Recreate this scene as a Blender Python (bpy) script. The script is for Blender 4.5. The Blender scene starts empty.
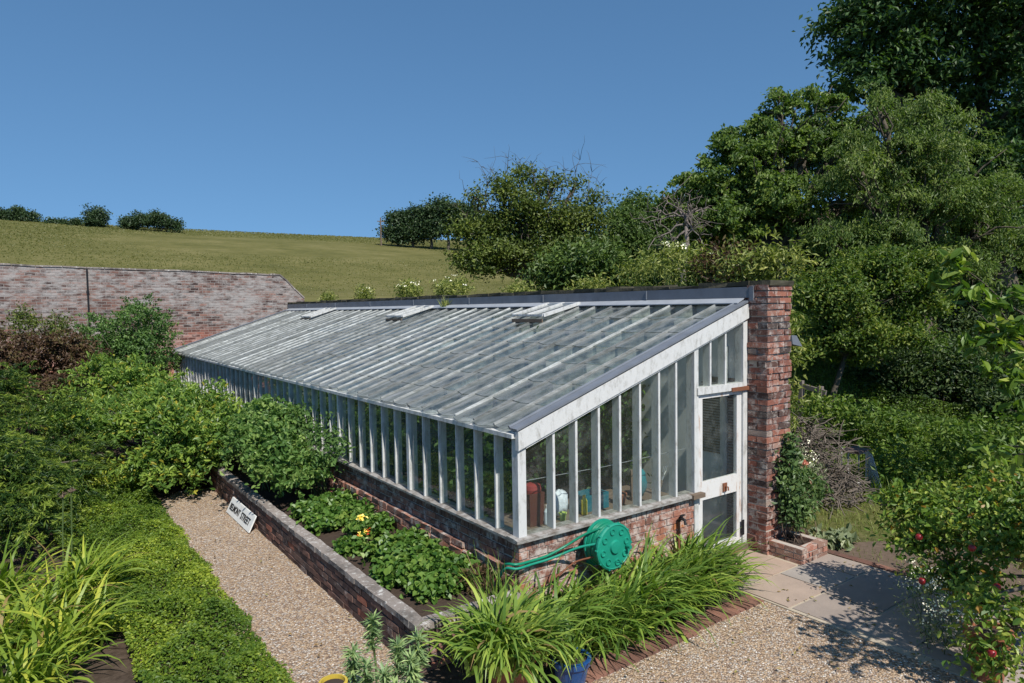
import bpy, math, random
import numpy as np
from mathutils import Matrix, Vector

rnd = random.Random(7)
RNG = np.random.default_rng(11)
S = bpy.context.scene
COL = S.collection

# ------------------------------------------------------------------ camera
CAM = np.array([-3.63967, -5.00069, 3.00353])
CR = np.array([0.81152, -0.58413, -0.015036])
CU = np.array([0.041401, 0.031812, 0.998636])
CF = np.array([0.582856, 0.811036, -0.05])
FPX = 683.15
def ray(u, v): return CF + CR*((u-512)/FPX) - CU*((v-341.5)/FPX)
def at(u, v, s): return CAM + ray(u, v)*s            # a point s metres in front of the lens
def on_x(u, v, x):
    d = ray(u, v); return CAM + d*((x-CAM[0])/d[0])

cd = bpy.data.cameras.new('camera'); cam = bpy.data.objects.new('camera', cd); COL.objects.link(cam)
cd.sensor_width = 36; cd.lens = FPX/1024*36; cd.clip_end = 3000; cd.clip_start = .05
M = Matrix.Identity(4)
for i in range(3):
    M[i][0] = CR[i]; M[i][1] = CU[i]; M[i][2] = -CF[i]; M[i][3] = CAM[i]
cam.matrix_world = M
S.camera = cam

# ------------------------------------------------------------------ light
SUN_EL = math.radians(50); SUN_H = Vector((-0.13, -0.99)).normalized()
sd = Vector((SUN_H.x*math.cos(SUN_EL), SUN_H.y*math.cos(SUN_EL), math.sin(SUN_EL)))
sl = bpy.data.lights.new('sun', 'SUN'); so = bpy.data.objects.new('sun', sl); COL.objects.link(so)
sl.energy = 4.2; sl.angle = math.radians(.53); sl.color = (1, .955, .88)
so.rotation_euler = sd.to_track_quat('Z', 'Y').to_euler()
so.location = (0, -10, 30)
W = bpy.data.worlds.new('World'); S.world = W; W.use_nodes = True
nt = W.node_tree; bg = nt.nodes['Background']
sky = nt.nodes.new('ShaderNodeTexSky'); sky.sky_type = 'NISHITA'; sky.sun_disc = False
sky.sun_elevation = SUN_EL; sky.sun_rotation = math.atan2(SUN_H.x, SUN_H.y)
sky.air_density = 1.0; sky.dust_density = 0; sky.ozone_density = 4.5; sky.altitude = 0
tc_ = nt.nodes.new('ShaderNodeTexCoord'); mp_ = nt.nodes.new('ShaderNodeVectorMath'); mp_.operation = 'MULTIPLY_ADD'
mp_.inputs[1].default_value = (1, 1, .72); mp_.inputs[2].default_value = (0, 0, .21)     # clear dry air: little paling towards the skyline
nm_ = nt.nodes.new('ShaderNodeVectorMath'); nm_.operation = 'NORMALIZE'
nt.links.new(tc_.outputs['Generated'], mp_.inputs[0]); nt.links.new(mp_.outputs[0], nm_.inputs[0]); nt.links.new(nm_.outputs[0], sky.inputs[0])
hs_ = nt.nodes.new('ShaderNodeHueSaturation'); hs_.inputs['Saturation'].default_value = 1.10; hs_.inputs['Hue'].default_value = .493
nt.links.new(sky.outputs[0], hs_.inputs['Color']); nt.links.new(hs_.outputs[0], bg.inputs[0]); bg.inputs[1].default_value = .096
S.view_settings.view_transform = 'Standard'; S.view_settings.look = 'None'
S.view_settings.exposure = .44; S.view_settings.gamma = 1
S.cycles.max_bounces = 6; S.cycles.transparent_max_bounces = 16
S.cycles.diffuse_bounces = 3; S.cycles.glossy_bounces = 3; S.cycles.transmission_bounces = 4
S.cycles.caustics_reflective = False; S.cycles.caustics_refractive = False

# ------------------------------------------------------------------ object helpers
WLOC = {}
def link(o, parent=None, loc=(0, 0, 0)):
    COL.objects.link(o)
    if parent is not None:
        o.parent = parent; WLOC[o.name] = WLOC[parent.name]
    else:
        o.location = loc; WLOC[o.name] = np.array(loc, float)
    return o
def tag(o, label=None, cat=None, group=None, kind=None):
    if label: o['label'] = label
    if cat: o['category'] = cat
    if group: o['group'] = group
    if kind: o['kind'] = kind
    return o
def empty(name, loc, label, cat, group=None):
    o = bpy.data.objects.new(name, None); o.empty_display_size = .2
    link(o, None, loc); return tag(o, label, cat, group)
def mesh_np(name, V, faces_flat, starts, totals, tint, mats, parent=None, loc=(0, 0, 0), smooth=False, midx=None):
    me = bpy.data.meshes.new(name)
    off = WLOC[parent.name] if parent is not None else np.array(loc, float)
    V = (np.asarray(V, np.float32) - off.astype(np.float32))
    me.vertices.add(len(V)); me.vertices.foreach_set('co', V.ravel())
    me.loops.add(len(faces_flat)); me.loops.foreach_set('vertex_index', np.asarray(faces_flat, np.int32))
    me.polygons.add(len(starts))
    me.polygons.foreach_set('loop_start', np.asarray(starts, np.int32))
    try: me.polygons.foreach_set('loop_total', np.asarray(totals, np.int32))
    except Exception: pass
    if midx is not None: me.polygons.foreach_set('material_index', np.asarray(midx, np.int32))
    a = me.attributes.new('tint', 'FLOAT', 'POINT'); a.data.foreach_set('value', np.asarray(tint, np.float32))
    me.polygons.foreach_set('use_smooth', np.full(len(starts), bool(smooth)))
    for m in (mats if isinstance(mats, (list, tuple)) else [mats]): me.materials.append(m)
    me.update(calc_edges=True); me.validate()
    return link(bpy.data.objects.new(name, me), parent, loc)

class MB:
    def __init__(s): s.v = []; s.f = []; s.t = []; s.m = []
    def add(s, verts, faces, tint=.5, mat=0):
        n = len(s.v); s.v += [tuple(p) for p in verts]; s.t += [tint]*len(verts)
        for f in faces: s.f.append([n+i for i in f]); s.m.append(mat)
        return s
    def hexa(s, P, tint=.5, mat=0):      # 4 bottom, 4 top
        return s.add(P, [(3, 2, 1, 0), (4, 5, 6, 7), (0, 1, 5, 4), (1, 2, 6, 5), (2, 3, 7, 6), (3, 0, 4, 7)], tint, mat)
    def box(s, x0, x1, y0, y1, z0, z1, tint=.5, mat=0):
        return s.hexa([(x0, y0, z0), (x1, y0, z0), (x1, y1, z0), (x0, y1, z0), (x0, y0, z1), (x1, y0, z1), (x1, y1, z1), (x0, y1, z1)], tint, mat)
    def jbox(s, x0, x1, y0, y1, z0, z1, j, tint=.5, mat=0):
        P = [(x0, y0, z0), (x1, y0, z0), (x1, y1, z0), (x0, y1, z0), (x0, y0, z1), (x1, y0, z1), (x1, y1, z1), (x0, y1, z1)]
        return s.hexa([tuple(c+rnd.uniform(-j, j) for c in p) for p in P], tint, mat)
    def bar(s, p, q, w, h, up=(0, 0, 1), tint=.5, mat=0):
        p = Vector(p); q = Vector(q); d = (q-p).normalized(); up = Vector(up)
        r = d.cross(up)
        if r.length < 1e-4: r = d.cross(Vector((1, 0, 0)))
        r.normalize(); n = r.cross(d)
        P = [e + r*(a*w/2) + n*(b*h/2) for e in (p, q) for a, b in ((-1, -1), (1, -1), (1, 1), (-1, 1))]
        return s.hexa(P, tint, mat)
    def tube(s, pts, rad, n=6, tint=.5, mat=0, cap=True):
        pts = [Vector(p) for p in pts]; k = len(pts)
        if not isinstance(rad, (list, tuple)): rad = [rad]*k
        V = []; ref = None
        for i, p in enumerate(pts):
            d = (pts[min(i+1, k-1)]-pts[max(i-1, 0)])
            if d.length < 1e-9: d = Vector((0, 0, 1))
            d.normalize()
            if ref is None: ref = d.orthogonal().normalized()
            else:
                ref = ref - d*ref.dot(d)
                if ref.length < 1e-6: ref = d.orthogonal()
                ref.normalize()
            b = d.cross(ref)
            for j in range(n):
                a = 2*math.pi*j/n
                V.append(p + (ref*math.cos(a)+b*math.sin(a))*rad[i])
        F = [(i*n+j, i*n+(j+1) % n, (i+1)*n+(j+1) % n, (i+1)*n+j) for i in range(k-1) for j in range(n)]
        if cap: F += [tuple(reversed(range(n))), tuple(range((k-1)*n, k*n))]
        return s.add(V, F, tint, mat)
    def lathe(s, c, prof, n=20, axis='z', tint=.5, mat=0):
        V = []
        for r, h in prof:
            for j in range(n):
                a = 2*math.pi*j/n; x, y = r*math.cos(a), r*math.sin(a)
                V.append((c[0]+x, c[1]+y, c[2]+h) if axis == 'z' else (c[0]+x, c[1]+h, c[2]+y))
        k = len(prof)
        F = []
        for i in range(k-1):
            for j in range(n):
                q = (i*n+j, i*n+(j+1) % n, (i+1)*n+(j+1) % n, (i+1)*n+j)
                F.append(q if axis == 'z' else q[::-1])
        F += [tuple(range(n))[::-1], tuple(range((k-1)*n, k*n))]
        return s.add(V, F, tint, mat)
    def prism(s, poly, axis, a0, a1, tint=.5, mat=0):   # polygon in the plane across axis, extruded a0..a1
        n = len(poly)
        def mk(p, a): return (a, p[0], p[1]) if axis == 'x' else ((p[0], a, p[1]) if axis == 'y' else (p[0], p[1], a))
        V = [mk(p, a0) for p in poly]+[mk(p, a1) for p in poly]
        F = [tuple(range(n)), tuple(range(2*n-1, n-1, -1))]+[(i, n+i, n+(i+1) % n, (i+1) % n) for i in range(n)]
        return s.add(V, F, tint, mat)
    def blob(s, c, r, n=8, m=5, jit=.12, tint=.5, mat=0):
        V = []
        for i in range(m+1):
            th = math.pi*i/m
            for j in range(n):
                a = 2*math.pi*j/n; k = 1+rnd.uniform(-jit, jit)
                V.append((c[0]+r[0]*k*math.sin(th)*math.cos(a), c[1]+r[1]*k*math.sin(th)*math.sin(a), c[2]+r[2]*k*math.cos(th)))
        F = [(i*n+j, (i+1)*n+j, (i+1)*n+(j+1) % n, i*n+(j+1) % n) for i in range(m) for j in range(n)]
        return s.add(V, F, tint, mat)
    def build(s, name, mats, parent=None, loc=(0, 0, 0), smooth=False):
        tot = [len(f) for f in s.f]; st = np.concatenate([[0], np.cumsum(tot)[:-1]])
        o = mesh_np(name, np.array(s.v), np.concatenate([np.array(f) for f in s.f]), st, tot, s.t, mats, parent, loc, smooth, s.m)
        me = o.data
        import bmesh
        bm = bmesh.new(); bm.from_mesh(me); bmesh.ops.recalc_face_normals(bm, faces=bm.faces); bm.to_mesh(me); bm.free()
        return o

# ------------------------------------------------------------------ materials
class Mat:
    def __init__(s, name):
        s.m = bpy.data.materials.new(name); s.m.use_nodes = True; s.t = s.m.node_tree; s.n = s.t.nodes; s.l = s.t.links
        s.out = s.n['Material Output']; s.p = s.n['Principled BSDF']
    def nd(s, typ, **k):
        n = s.n.new(typ)
        for a, b in k.items(): setattr(n, a, b)
        return n
    def lk(s, a, b): s.l.new(a, b)
    def coord(s, kind='Object'):
        return s.nd('ShaderNodeTexCoord').outputs[kind]
    def mapping(s, src, scale=(1, 1, 1), rot=(0, 0, 0)):
        m = s.nd('ShaderNodeMapping'); m.inputs['Scale'].default_value = scale; m.inputs['Rotation'].default_value = rot
        s.lk(src, m.inputs['Vector']); return m.outputs[0]
    def noise(s, src, scale, detail=4, rough=.6, out=0):
        n = s.nd('ShaderNodeTexNoise'); n.inputs['Scale'].default_value = scale; n.inputs['Detail'].default_value = detail
        n.inputs['Roughness'].default_value = rough
        if src is not None: s.lk(src, n.inputs['Vector'])
        return n.outputs[out]
    def voro(s, src, scale, out='Color', feature='F1'):
        n = s.nd('ShaderNodeTexVoronoi'); n.feature = feature; n.inputs['Scale'].default_value = scale
        s.lk(src, n.inputs['Vector']); return n.outputs[out]
    def ramp(s, src, stops, interp='LINEAR'):
        r = s.nd('ShaderNodeValToRGB'); e = r.color_ramp.elements; r.color_ramp.interpolation = interp
        while len(e) < len(stops): e.new(.5)
        for i, (p, c) in enumerate(stops):
            e[i].position = p; c = (c, c, c) if isinstance(c, (int, float)) else c; e[i].color = (*c, 1)
        s.lk(src, r.inputs[0]); return r.outputs[0]
    def mix(s, fac, a, b, mode='MIX'):
        m = s.nd('ShaderNodeMix', data_type='RGBA', blend_type=mode)
        for sock, val in ((m.inputs[0], fac), (m.inputs[6], a), (m.inputs[7], b)):
            if hasattr(val, 'links'): s.lk(val, sock)
            elif isinstance(val, (int, float)): sock.default_value = val
            else: sock.default_value = (*val, 1)
        return m.outputs[2]
    def math(s, op, a, b=0.0):
        m = s.nd('ShaderNodeMath', operation=op)
        for i, v in enumerate((a, b)):
            if hasattr(v, 'links'): s.lk(v, m.inputs[i])
            else: m.inputs[i].default_value = v
        return m.outputs[0]
    def tint(s): return s.nd('ShaderNodeAttribute', attribute_name='tint').outputs['Fac']
    def bump(s, h, strength=.3, dist=.02):
        b = s.nd('ShaderNodeBump'); b.inputs['Strength'].default_value = strength; b.inputs['Distance'].default_value = dist
        s.lk(h, b.inputs['Height']); s.lk(b.outputs[0], s.p.inputs['Normal']); return b
    def color(s, c):
        if hasattr(c, 'links'): s.lk(c, s.p.inputs['Base Color'])
        else: s.p.inputs['Base Color'].default_value = (*c, 1)
        return s
    def rough(s, r, spec=.3):
        s.p.inputs['Roughness'].default_value = r; s.p.inputs['Specular IOR Level'].default_value = spec; return s

def leaf_mat(name, dark, mid, light, trans=.3, rough=.5, accent=None, spec=.35):
    m = Mat(name); t = m.tint()
    dark, mid, light = (tuple(c*k for c, k in zip(q, (1.7, 1.6, 1.45))) for q in (dark, mid, light))
    st = [(0, dark), (.5, mid), (.93, light)]
    if accent: st.append((.97, accent))
    c = m.ramp(t, st)
    nz = m.noise(m.coord(), 1.3, 3)
    c = m.mix(.35, c, m.mix(nz, c, (1.25, 1.2, .9), 'MULTIPLY'))
    m.color(c).rough(rough, spec)
    tr = m.nd('ShaderNodeBsdfTranslucent'); m.lk(m.mix(1, c, (1.3, 1.5, .5), 'MULTIPLY'), tr.inputs[0])
    mx = m.nd('ShaderNodeMixShader'); mx.inputs[0].default_value = trans
    m.lk(m.p.outputs[0], mx.inputs[1]); m.lk(tr.outputs[0], mx.inputs[2]); m.lk(mx.outputs[0], m.out.inputs[0])
    return m.m
def plain(name, c, rough=.6, var=.15, scale=12, spec=.3, metal=0, bump=.15, dist=.01):
    m = Mat(name); n = m.noise(m.coord(), scale, 5)
    m.color(m.mix(n, tuple(x*(1-var) for x in c), tuple(min(1, x*(1+var)) for x in c))).rough(rough, spec)
    m.p.inputs['Metallic'].default_value = metal
    if bump: m.bump(n, bump, dist)
    return m.m
def brick_unit_mat(name, stops, lime, lime_lo=.55, lime_hi=.66, lscale=5, stain=None):
    """individually modelled bricks: colour per brick (tint), lime bloom and soot in patches"""
    m = Mat(name); co = m.coord(); t = m.tint()
    c = m.ramp(t, stops)
    fine = m.noise(co, 60, 5, .7)
    c = m.mix(.5, c, m.mix(fine, (.45, .45, .45), (1.5, 1.5, 1.5)), 'MULTIPLY')
    pn = m.noise(co, lscale, 6, .75)
    c = m.mix(m.ramp(pn, [(lime_lo, 0), (lime_hi, .85)]), c, lime)
    if stain:
        sn = m.noise(m.mapping(co, (1, 1, .6)), 2.2, 5, .7)
        c = m.mix(m.ramp(sn, [(.52, 0), (.66, .8)]), c, stain)
    m.color(c).rough(.9, .15); m.bump(m.math('ADD', fine, pn), .6, .012)
    return m.m
def brick_tex_mat(name, c1, c2, mortar, lime, lime_lo, lime_hi, low=None):
    m = Mat(name); co = m.coord()
    sx = m.nd('ShaderNodeSeparateXYZ'); m.lk(co, sx.inputs[0])
    cb = m.nd('ShaderNodeCombineXYZ'); m.lk(m.math('ADD', sx.outputs[0], sx.outputs[1]), cb.inputs[0]); m.lk(sx.outputs[2], cb.inputs[1])
    ds = m.noise(co, 3, 2, .5, 1)
    vv = m.nd('ShaderNodeVectorMath', operation='MULTIPLY_ADD'); m.lk(ds, vv.inputs[0]); vv.inputs[1].default_value = (.03, .03, 0); m.lk(cb.outputs[0], vv.inputs[2])
    b = m.nd('ShaderNodeTexBrick'); m.lk(vv.outputs[0], b.inputs['Vector'])
    b.inputs['Scale'].default_value = 1; b.inputs['Brick Width'].default_value = .23; b.inputs['Row Height'].default_value = .078
    b.inputs['Mortar Size'].default_value = .009; b.inputs['Mortar Smooth'].default_value = .3; b.inputs['Bias'].default_value = -.1
    b.inputs['Color1'].default_value = (*c1, 1); b.inputs['Color2'].default_value = (*c2, 1); b.inputs['Mortar'].default_value = (*mortar, 1)
    c = b.outputs['Color']
    pn = m.noise(m.mapping(co, (.8, .8, 2.0)), 4.5, 8, .8)
    big = m.noise(co, .55, 3, .6)
    f = m.math('ADD', m.math('MULTIPLY', pn, .75), m.math('MULTIPLY', big, .35))
    c = m.mix(m.ramp(f, [(lime_lo, 0), (lime_hi, .85)]), c, lime)
    c = m.mix(.6, c, m.mix(m.noise(m.mapping(co, (1, 1, 3)), 9, 5, .8), (.35, .34, .36), (1.5, 1.5, 1.45)), 'MULTIPLY')
    if low is not None:
        zn = m.math('ADD', sx.outputs[2], m.math('MULTIPLY', big, 2.2))
        c = m.mix(m.ramp(m.math('DIVIDE', zn, 8), [(low-.08, 1), (low+.04, 0)]), c, m.mix(.9, c, (1.7, .95, .78), 'MULTIPLY'))
    m.color(c).rough(.92, .1)
    m.bump(m.math('ADD', m.math('MULTIPLY', b.outputs['Fac'], -1.0), m.math('MULTIPLY', pn, .6)), .7, .02)
    return m.m
def paint_mat(name, c=(.78, .78, .76), dirt=(.36, .35, .31), lo=.5, hi=.72, scale=(3, 3, 1.2), amt=.8, per=0.0):
    m = Mat(name); co = m.coord()
    n1 = m.noise(m.mapping(co, scale), 5, 8, .75); n2 = m.noise(co, 70, 4, .7)
    cc = m.mix(m.ramp(n1, [(lo, 0), (hi, amt)]), c, dirt)
    cc = m.mix(.25, cc, m.mix(n2, (.7, .7, .7), (1.15, 1.15, 1.15)), 'MULTIPLY')
    if per: cc = m.mix(per, cc, m.ramp(m.tint(), [(0, (.35, .36, .36)), (.5, (.8, .8, .78)), (1, (1.45, 1.45, 1.42))]), 'MULTIPLY')
    m.color(cc).rough(.6, .3); m.bump(n1, .25, .006)
    return m.m
def glass_mat(name, tint=(.9, .95, .92), dirt=(.4, .4, .37), base=.09, d_lo=.5, d_hi=.75, dmax=.5, dmin=.03, streak=(1, 1, 1), scale=3, wob=.02, rough=.02, per_pane=0.0):
    m = Mat(name); co = m.coord(); m.n.remove(m.p)
    tr = m.nd('ShaderNodeBsdfTransparent'); tr.inputs[0].default_value = (*tint, 1)
    gl = m.nd('ShaderNodeBsdfGlossy'); gl.inputs['Roughness'].default_value = rough; gl.inputs[0].default_value = (.95, .97, 1, 1)
    lw = m.nd('ShaderNodeLayerWeight'); lw.inputs[0].default_value = .5
    fac = m.math('ADD', m.math('MULTIPLY', m.math('POWER', lw.outputs['Facing'], 5.0), 1-base), base)
    bn = m.nd('ShaderNodeBump'); bn.inputs['Strength'].default_value = wob; bn.inputs['Distance'].default_value = .05
    m.lk(m.noise(co, 2.2, 2), bn.inputs['Height']); m.lk(bn.outputs[0], gl.inputs['Normal'])
    a = m.nd('ShaderNodeMixShader'); m.lk(fac, a.inputs[0]); m.lk(tr.outputs[0], a.inputs[1]); m.lk(gl.outputs[0], a.inputs[2])
    df = m.nd('ShaderNodeBsdfDiffuse'); df.inputs[0].default_value = (*dirt, 1)
    tl = m.nd('ShaderNodeBsdfTranslucent'); tl.inputs[0].default_value = (*dirt, 1)
    dd = m.nd('ShaderNodeMixShader'); dd.inputs[0].default_value = .35; m.lk(df.outputs[0], dd.inputs[1]); m.lk(tl.outputs[0], dd.inputs[2])
    n = m.noise(m.mapping(co, streak), scale, 6, .7)
    if per_pane: n = m.math('ADD', n, m.math('MULTIPLY', m.math('SUBTRACT', m.tint(), .5), per_pane))
    df_f = m.ramp(n, [(d_lo, dmin), (d_hi, dmax)])
    b = m.nd('ShaderNodeMixShader'); m.lk(df_f, b.inputs[0]); m.lk(a.outputs[0], b.inputs[1]); m.lk(dd.outputs[0], b.inputs[2])
    m.lk(b.outputs[0], m.out.inputs[0])
    return m.m

def roof_glass_mat(name):
    m = Mat(name); co = m.coord('Object'); m.n.remove(m.p)
    uv = m.nd('ShaderNodeAttribute', attribute_name='pane'); sx = m.nd('ShaderNodeSeparateXYZ'); m.lk(uv.outputs['Vector'], sx.inputs[0])
    px, py, pz = sx.outputs            # along the slope, across the pane, along the house
    tr = m.nd('ShaderNodeBsdfTransparent'); tr.inputs[0].default_value = (.80, .86, .83, 1)
    gl = m.nd('ShaderNodeBsdfGlossy'); gl.inputs['Roughness'].default_value = .06; gl.inputs[0].default_value = (.9, .93, .96, 1)
    lw = m.nd('ShaderNodeLayerWeight'); lw.inputs[0].default_value = .5
    fac = m.math('ADD', m.math('MULTIPLY', m.math('POWER', lw.outputs['Facing'], 5.0), .45), .07)
    a = m.nd('ShaderNodeMixShader'); m.lk(fac, a.inputs[0]); m.lk(tr.outputs[0], a.inputs[1]); m.lk(gl.outputs[0], a.inputs[2])
    df = m.nd('ShaderNodeBsdfDiffuse'); tl = m.nd('ShaderNodeBsdfTranslucent')
    dn = m.noise(m.mapping(co, (.6, 3, 1)), 4, 5, .7)
    dc = m.ramp(dn, [(.3, (.15, .17, .155)), (.5, (.27, .29, .285)), (.72, (.41, .42, .43))]); m.lk(dc, df.inputs[0]); m.lk(dc, tl.inputs[0])
    dd = m.nd('ShaderNodeMixShader'); dd.inputs[0].default_value = .3; m.lk(df.outputs[0], dd.inputs[1]); m.lk(tl.outputs[0], dd.inputs[2])
    n1 = m.noise(co, 7.5, 5, .65); n2 = m.noise(m.mapping(co, (.35, 1, 1)), 1.4, 4, .6)
    # dirt gathers along the glazing bar and under the lap, and everywhere towards the far end
    e = m.math('MAXIMUM', m.math('MULTIPLY', m.math('ABSOLUTE', m.math('SUBTRACT', py, .42)), 1.15), m.math('MULTIPLY', m.math('ABSOLUTE', m.math('SUBTRACT', px, .42)), .95))
    q = m.math('ADD', e, m.math('MULTIPLY', m.math('SUBTRACT', n1, .5), .75))
    q = m.math('ADD', q, m.math('MULTIPLY', m.math('SUBTRACT', n2, .5), .9))
    q = m.math('ADD', q, m.math('MULTIPLY', m.math('SUBTRACT', m.tint(), .5), .36))
    q = m.math('ADD', q, m.math('MULTIPLY', pz, .42))
    so_ = m.nd('ShaderNodeSeparateXYZ'); m.lk(co, so_.inputs[0]); q = m.math('ADD', q, m.math('MULTIPLY', m.math('ADD', so_.outputs[0], .6), -.075))
    f = m.ramp(q, [(.21, .05), (.36, .44), (.66, .84)])
    b = m.nd('ShaderNodeMixShader'); m.lk(f, b.inputs[0]); m.lk(a.outputs[0], b.inputs[1]); m.lk(dd.outputs[0], b.inputs[2])
    m.lk(b.outputs[0], m.out.inputs[0]); return m.m

MT = {}
MT['white'] = paint_mat('weathered_white_paint', (.58, .58, .565), (.25, .24, .21), .50, .70)
MT['white2'] = paint_mat('greyed_white_paint', (.60, .60, .58), (.24, .24, .21), .46, .70)
MT['rafterwood'] = paint_mat('roof_bar_paint', (.50, .51, .50), (.15, .155, .14), .40, .64, (.8, 3, 3), .85, .85)
MT['sill'] = paint_mat('weathered_sill', (.36, .345, .325), (.13, .105, .085), .42, .62, (2, 2, 6), .9)
MT['lead'] = plain('lead_sheet', (.15, .165, .19), .5, .4, 4, .4, 0, .3)
MT['leadlight'] = plain('bleached_lead', (.30, .32, .35), .6, .25, 6, .35, 0, .2)
MT['glass'] = glass_mat('window_glass', dmax=.30, dmin=.06, base=.06, scale=4, dirt=(.36, .38, .35))
MT['glass_front'] = glass_mat('front_glass', dmax=.42, dmin=.12, base=.08, scale=3, streak=(1, 1, .5), dirt=(.36, .38, .36))
MT['roofglass'] = roof_glass_mat('roof_glass')
MT['ventglass'] = glass_mat('roof_glass', (.86, .9, .88), (.52, .53, .52), .10, .43, .66, .62, .10, (.45, 2.2, 1), 3.2, .03, .05, .5)
MT['whitewash'] = plain('limewash', (.78, .77, .74), .9, .15, 3)
MT['concrete'] = plain('concrete', (.13, .125, .11), .9, .25, 4)
MT['dark'] = plain('black_iron', (.018, .018, .02), .5, .3, 20)
MT['greymetal'] = plain('galvanised_metal', (.42, .43, .44), .4, .15, 20, .5, .6)
MT['rust'] = plain('rusty_wood', (.19, .075, .04), .8, .35, 14)
MT['oldwood'] = plain('old_timber', (.15, .11, .08), .85, .3, 10)
MT['green_plastic'] = plain('green_plastic', (.010, .235, .155), .5, .28, 7, .35, 0, .1)
MT['hose'] = plain('hose_rubber', (.004, .19, .105), .4, .15, 10, .45, 0, .05)
MT['terracotta'] = plain('terracotta', (.30, .115, .06), .85, .3, 9)
MT['blueglaze'] = plain('blue_glaze', (.012, .06, .19), .15, .3, 6, .6)
MT['brickA'] = brick_unit_mat('gable_brick', [(0, (.12, .065, .052)), (.35, (.24, .115, .085)), (.7, (.33, .145, .10)), (.92, (.38, .16, .09)), (1, (.48, .17, .06))], (.54, .47, .42), .46, .60, 8)
MT['brickP'] = brick_unit_mat('pier_brick', [(0, (.08, .055, .048)), (.35, (.18, .085, .065)), (.7, (.26, .10, .07)), (.9, (.33, .14, .095)), (1, (.32, .24, .20))], (.46, .41, .37), .49, .64, 9, (.085, .075, .07))
MT['brickB'] = brick_unit_mat('bed_brick', [(0, (.085, .06, .055)), (.5, (.15, .095, .078)), (.9, (.21, .115, .09)), (1, (.30, .12, .08))], (.42, .36, .32), .56, .70, 6, (.055, .046, .043))
MT['brickC'] = brick_unit_mat('coping_brick', [(0, (.20, .17, .15)), (1, (.30, .26, .23))], (.64, .62, .58), .53, .64, 14, (.10, .09, .08))
MT['brickT'] = brick_unit_mat('planter_brick', [(0, (.22, .13, .10)), (.5, (.33, .20, .15)), (1, (.38, .17, .12))], (.55, .45, .38), .52, .66, 8)
MT['brickE'] = brick_unit_mat('edging_brick', [(0, (.13, .07, .055)), (.5, (.21, .11, .08)), (1, (.28, .14, .10))], (.35, .27, .22), .6, .74, 7, (.07, .05, .04))
MT['mortar'] = plain('lime_mortar', (.42, .37, .32), .95, .3, 25, .1, 0, .5)
MT['mortar_dark'] = plain('old_mortar', (.17, .14, .12), .95, .35, 25, .1, 0, .5)
MT['farwall'] = brick_tex_mat('old_garden_brick', (.06, .038, .036), (.27, .145, .115), (.27, .24, .22), (.38, .355, .34), .50, .62, .40)
MT['backwall'] = brick_tex_mat('back_wall_brick', (.22, .10, .07), (.30, .15, .11), (.4, .36, .32), (.5, .46, .43), .55, .7)
MT['moss'] = plain('mossy_coping', (.075, .07, .05), .95, .5, 9, .1, 0, .6, .03)
MT['bark'] = plain('bark', (.10, .085, .065), .95, .45, 9, .1, 0, .6, .03)
MT['deadwood'] = plain('dead_grey_wood', (.19, .16, .14), .9, .3, 9, .1, 0, .4)
MT['twig'] = plain('brown_twig', (.16, .115, .085), .9, .35, 15, .1, 0, .3)
MT['stem'] = plain('green_stem', (.08, .12, .035), .7, .3, 12)

# leaves (dark, mid, light)
MT['chestnut'] = leaf_mat('chestnut_leaf', (.016, .040, .015), (.036, .075, .024), (.07, .125, .04), .3)
MT['cherry'] = leaf_mat('cherry_leaf', (.034, .066, .018), (.074, .122, .03), (.145, .195, .05), .35)
MT['pale'] = leaf_mat('pale_leaf', (.042, .076, .022), (.082, .126, .036), (.15, .19, .06), .35)
MT['hazel'] = leaf_mat('hazel_leaf', (.030, .062, .015), (.072, .115, .026), (.16, .19, .045), .35)
MT['hawthorn'] = leaf_mat('hawthorn_leaf', (.03, .05, .012), (.06, .088, .02), (.11, .14, .03), .25)
MT['scrub'] = leaf_mat('scrub_leaf', (.022, .046, .013), (.048, .085, .022), (.09, .135, .036), .25)
MT['understory'] = leaf_mat('understory_leaf', (.014, .032, .012), (.034, .062, .022), (.08, .11, .045), .3)
MT['copse'] = leaf_mat('copse_leaf', (.014, .030, .016), (.026, .050, .022), (.045, .075, .03), .2)
MT['bush'] = leaf_mat('laurel_leaf', (.04, .085, .018), (.085, .15, .032), (.17, .24, .05), .3, .42, (.36, .33, .05))
MT['raspberry'] = leaf_mat('raspberry_leaf', (.035, .082, .022), (.075, .14, .038), (.15, .22, .07), .3)
MT['roundshrub'] = leaf_mat('round_shrub_leaf', (.03, .07, .02), (.058, .115, .034), (.10, .17, .055), .28)
MT['redbush'] = leaf_mat('bronze_leaf', (.036, .021, .015), (.062, .038, .024), (.080, .078, .030), .25)
MT['juniper'] = leaf_mat('feathery_conifer_leaf', (.013, .036, .009), (.040, .078, .014), (.13, .18, .03), .3)
MT['groundcover'] = leaf_mat('ground_cover_leaf', (.040, .082, .012), (.098, .152, .018), (.20, .25, .032), .3, .5)
MT['yellowlily'] = leaf_mat('yellow_green_blade', (.06, .11, .015), (.125, .185, .025), (.28, .30, .045), .3, .42, (.30, .21, .08))
MT['lily'] = leaf_mat('lily_blade', (.035, .078, .018), (.085, .15, .026), (.19, .26, .05), .3, .42, (.26, .19, .08))
MT['palelily'] = leaf_mat('pale_lily_blade', (.055, .11, .022), (.115, .18, .035), (.22, .28, .06), .3, .42, (.28, .20, .09))
MT['strawberry'] = leaf_mat('strawberry_leaf', (.024, .066, .013), (.060, .122, .024), (.135, .20, .05), .3, .42)
MT['euphorbia'] = leaf_mat('euphorbia_leaf', (.07, .12, .06), (.13, .20, .095), (.22, .29, .13), .2)
MT['vine'] = leaf_mat('vine_leaf', (.012, .036, .010), (.028, .066, .014), (.07, .13, .022), .35)
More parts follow.
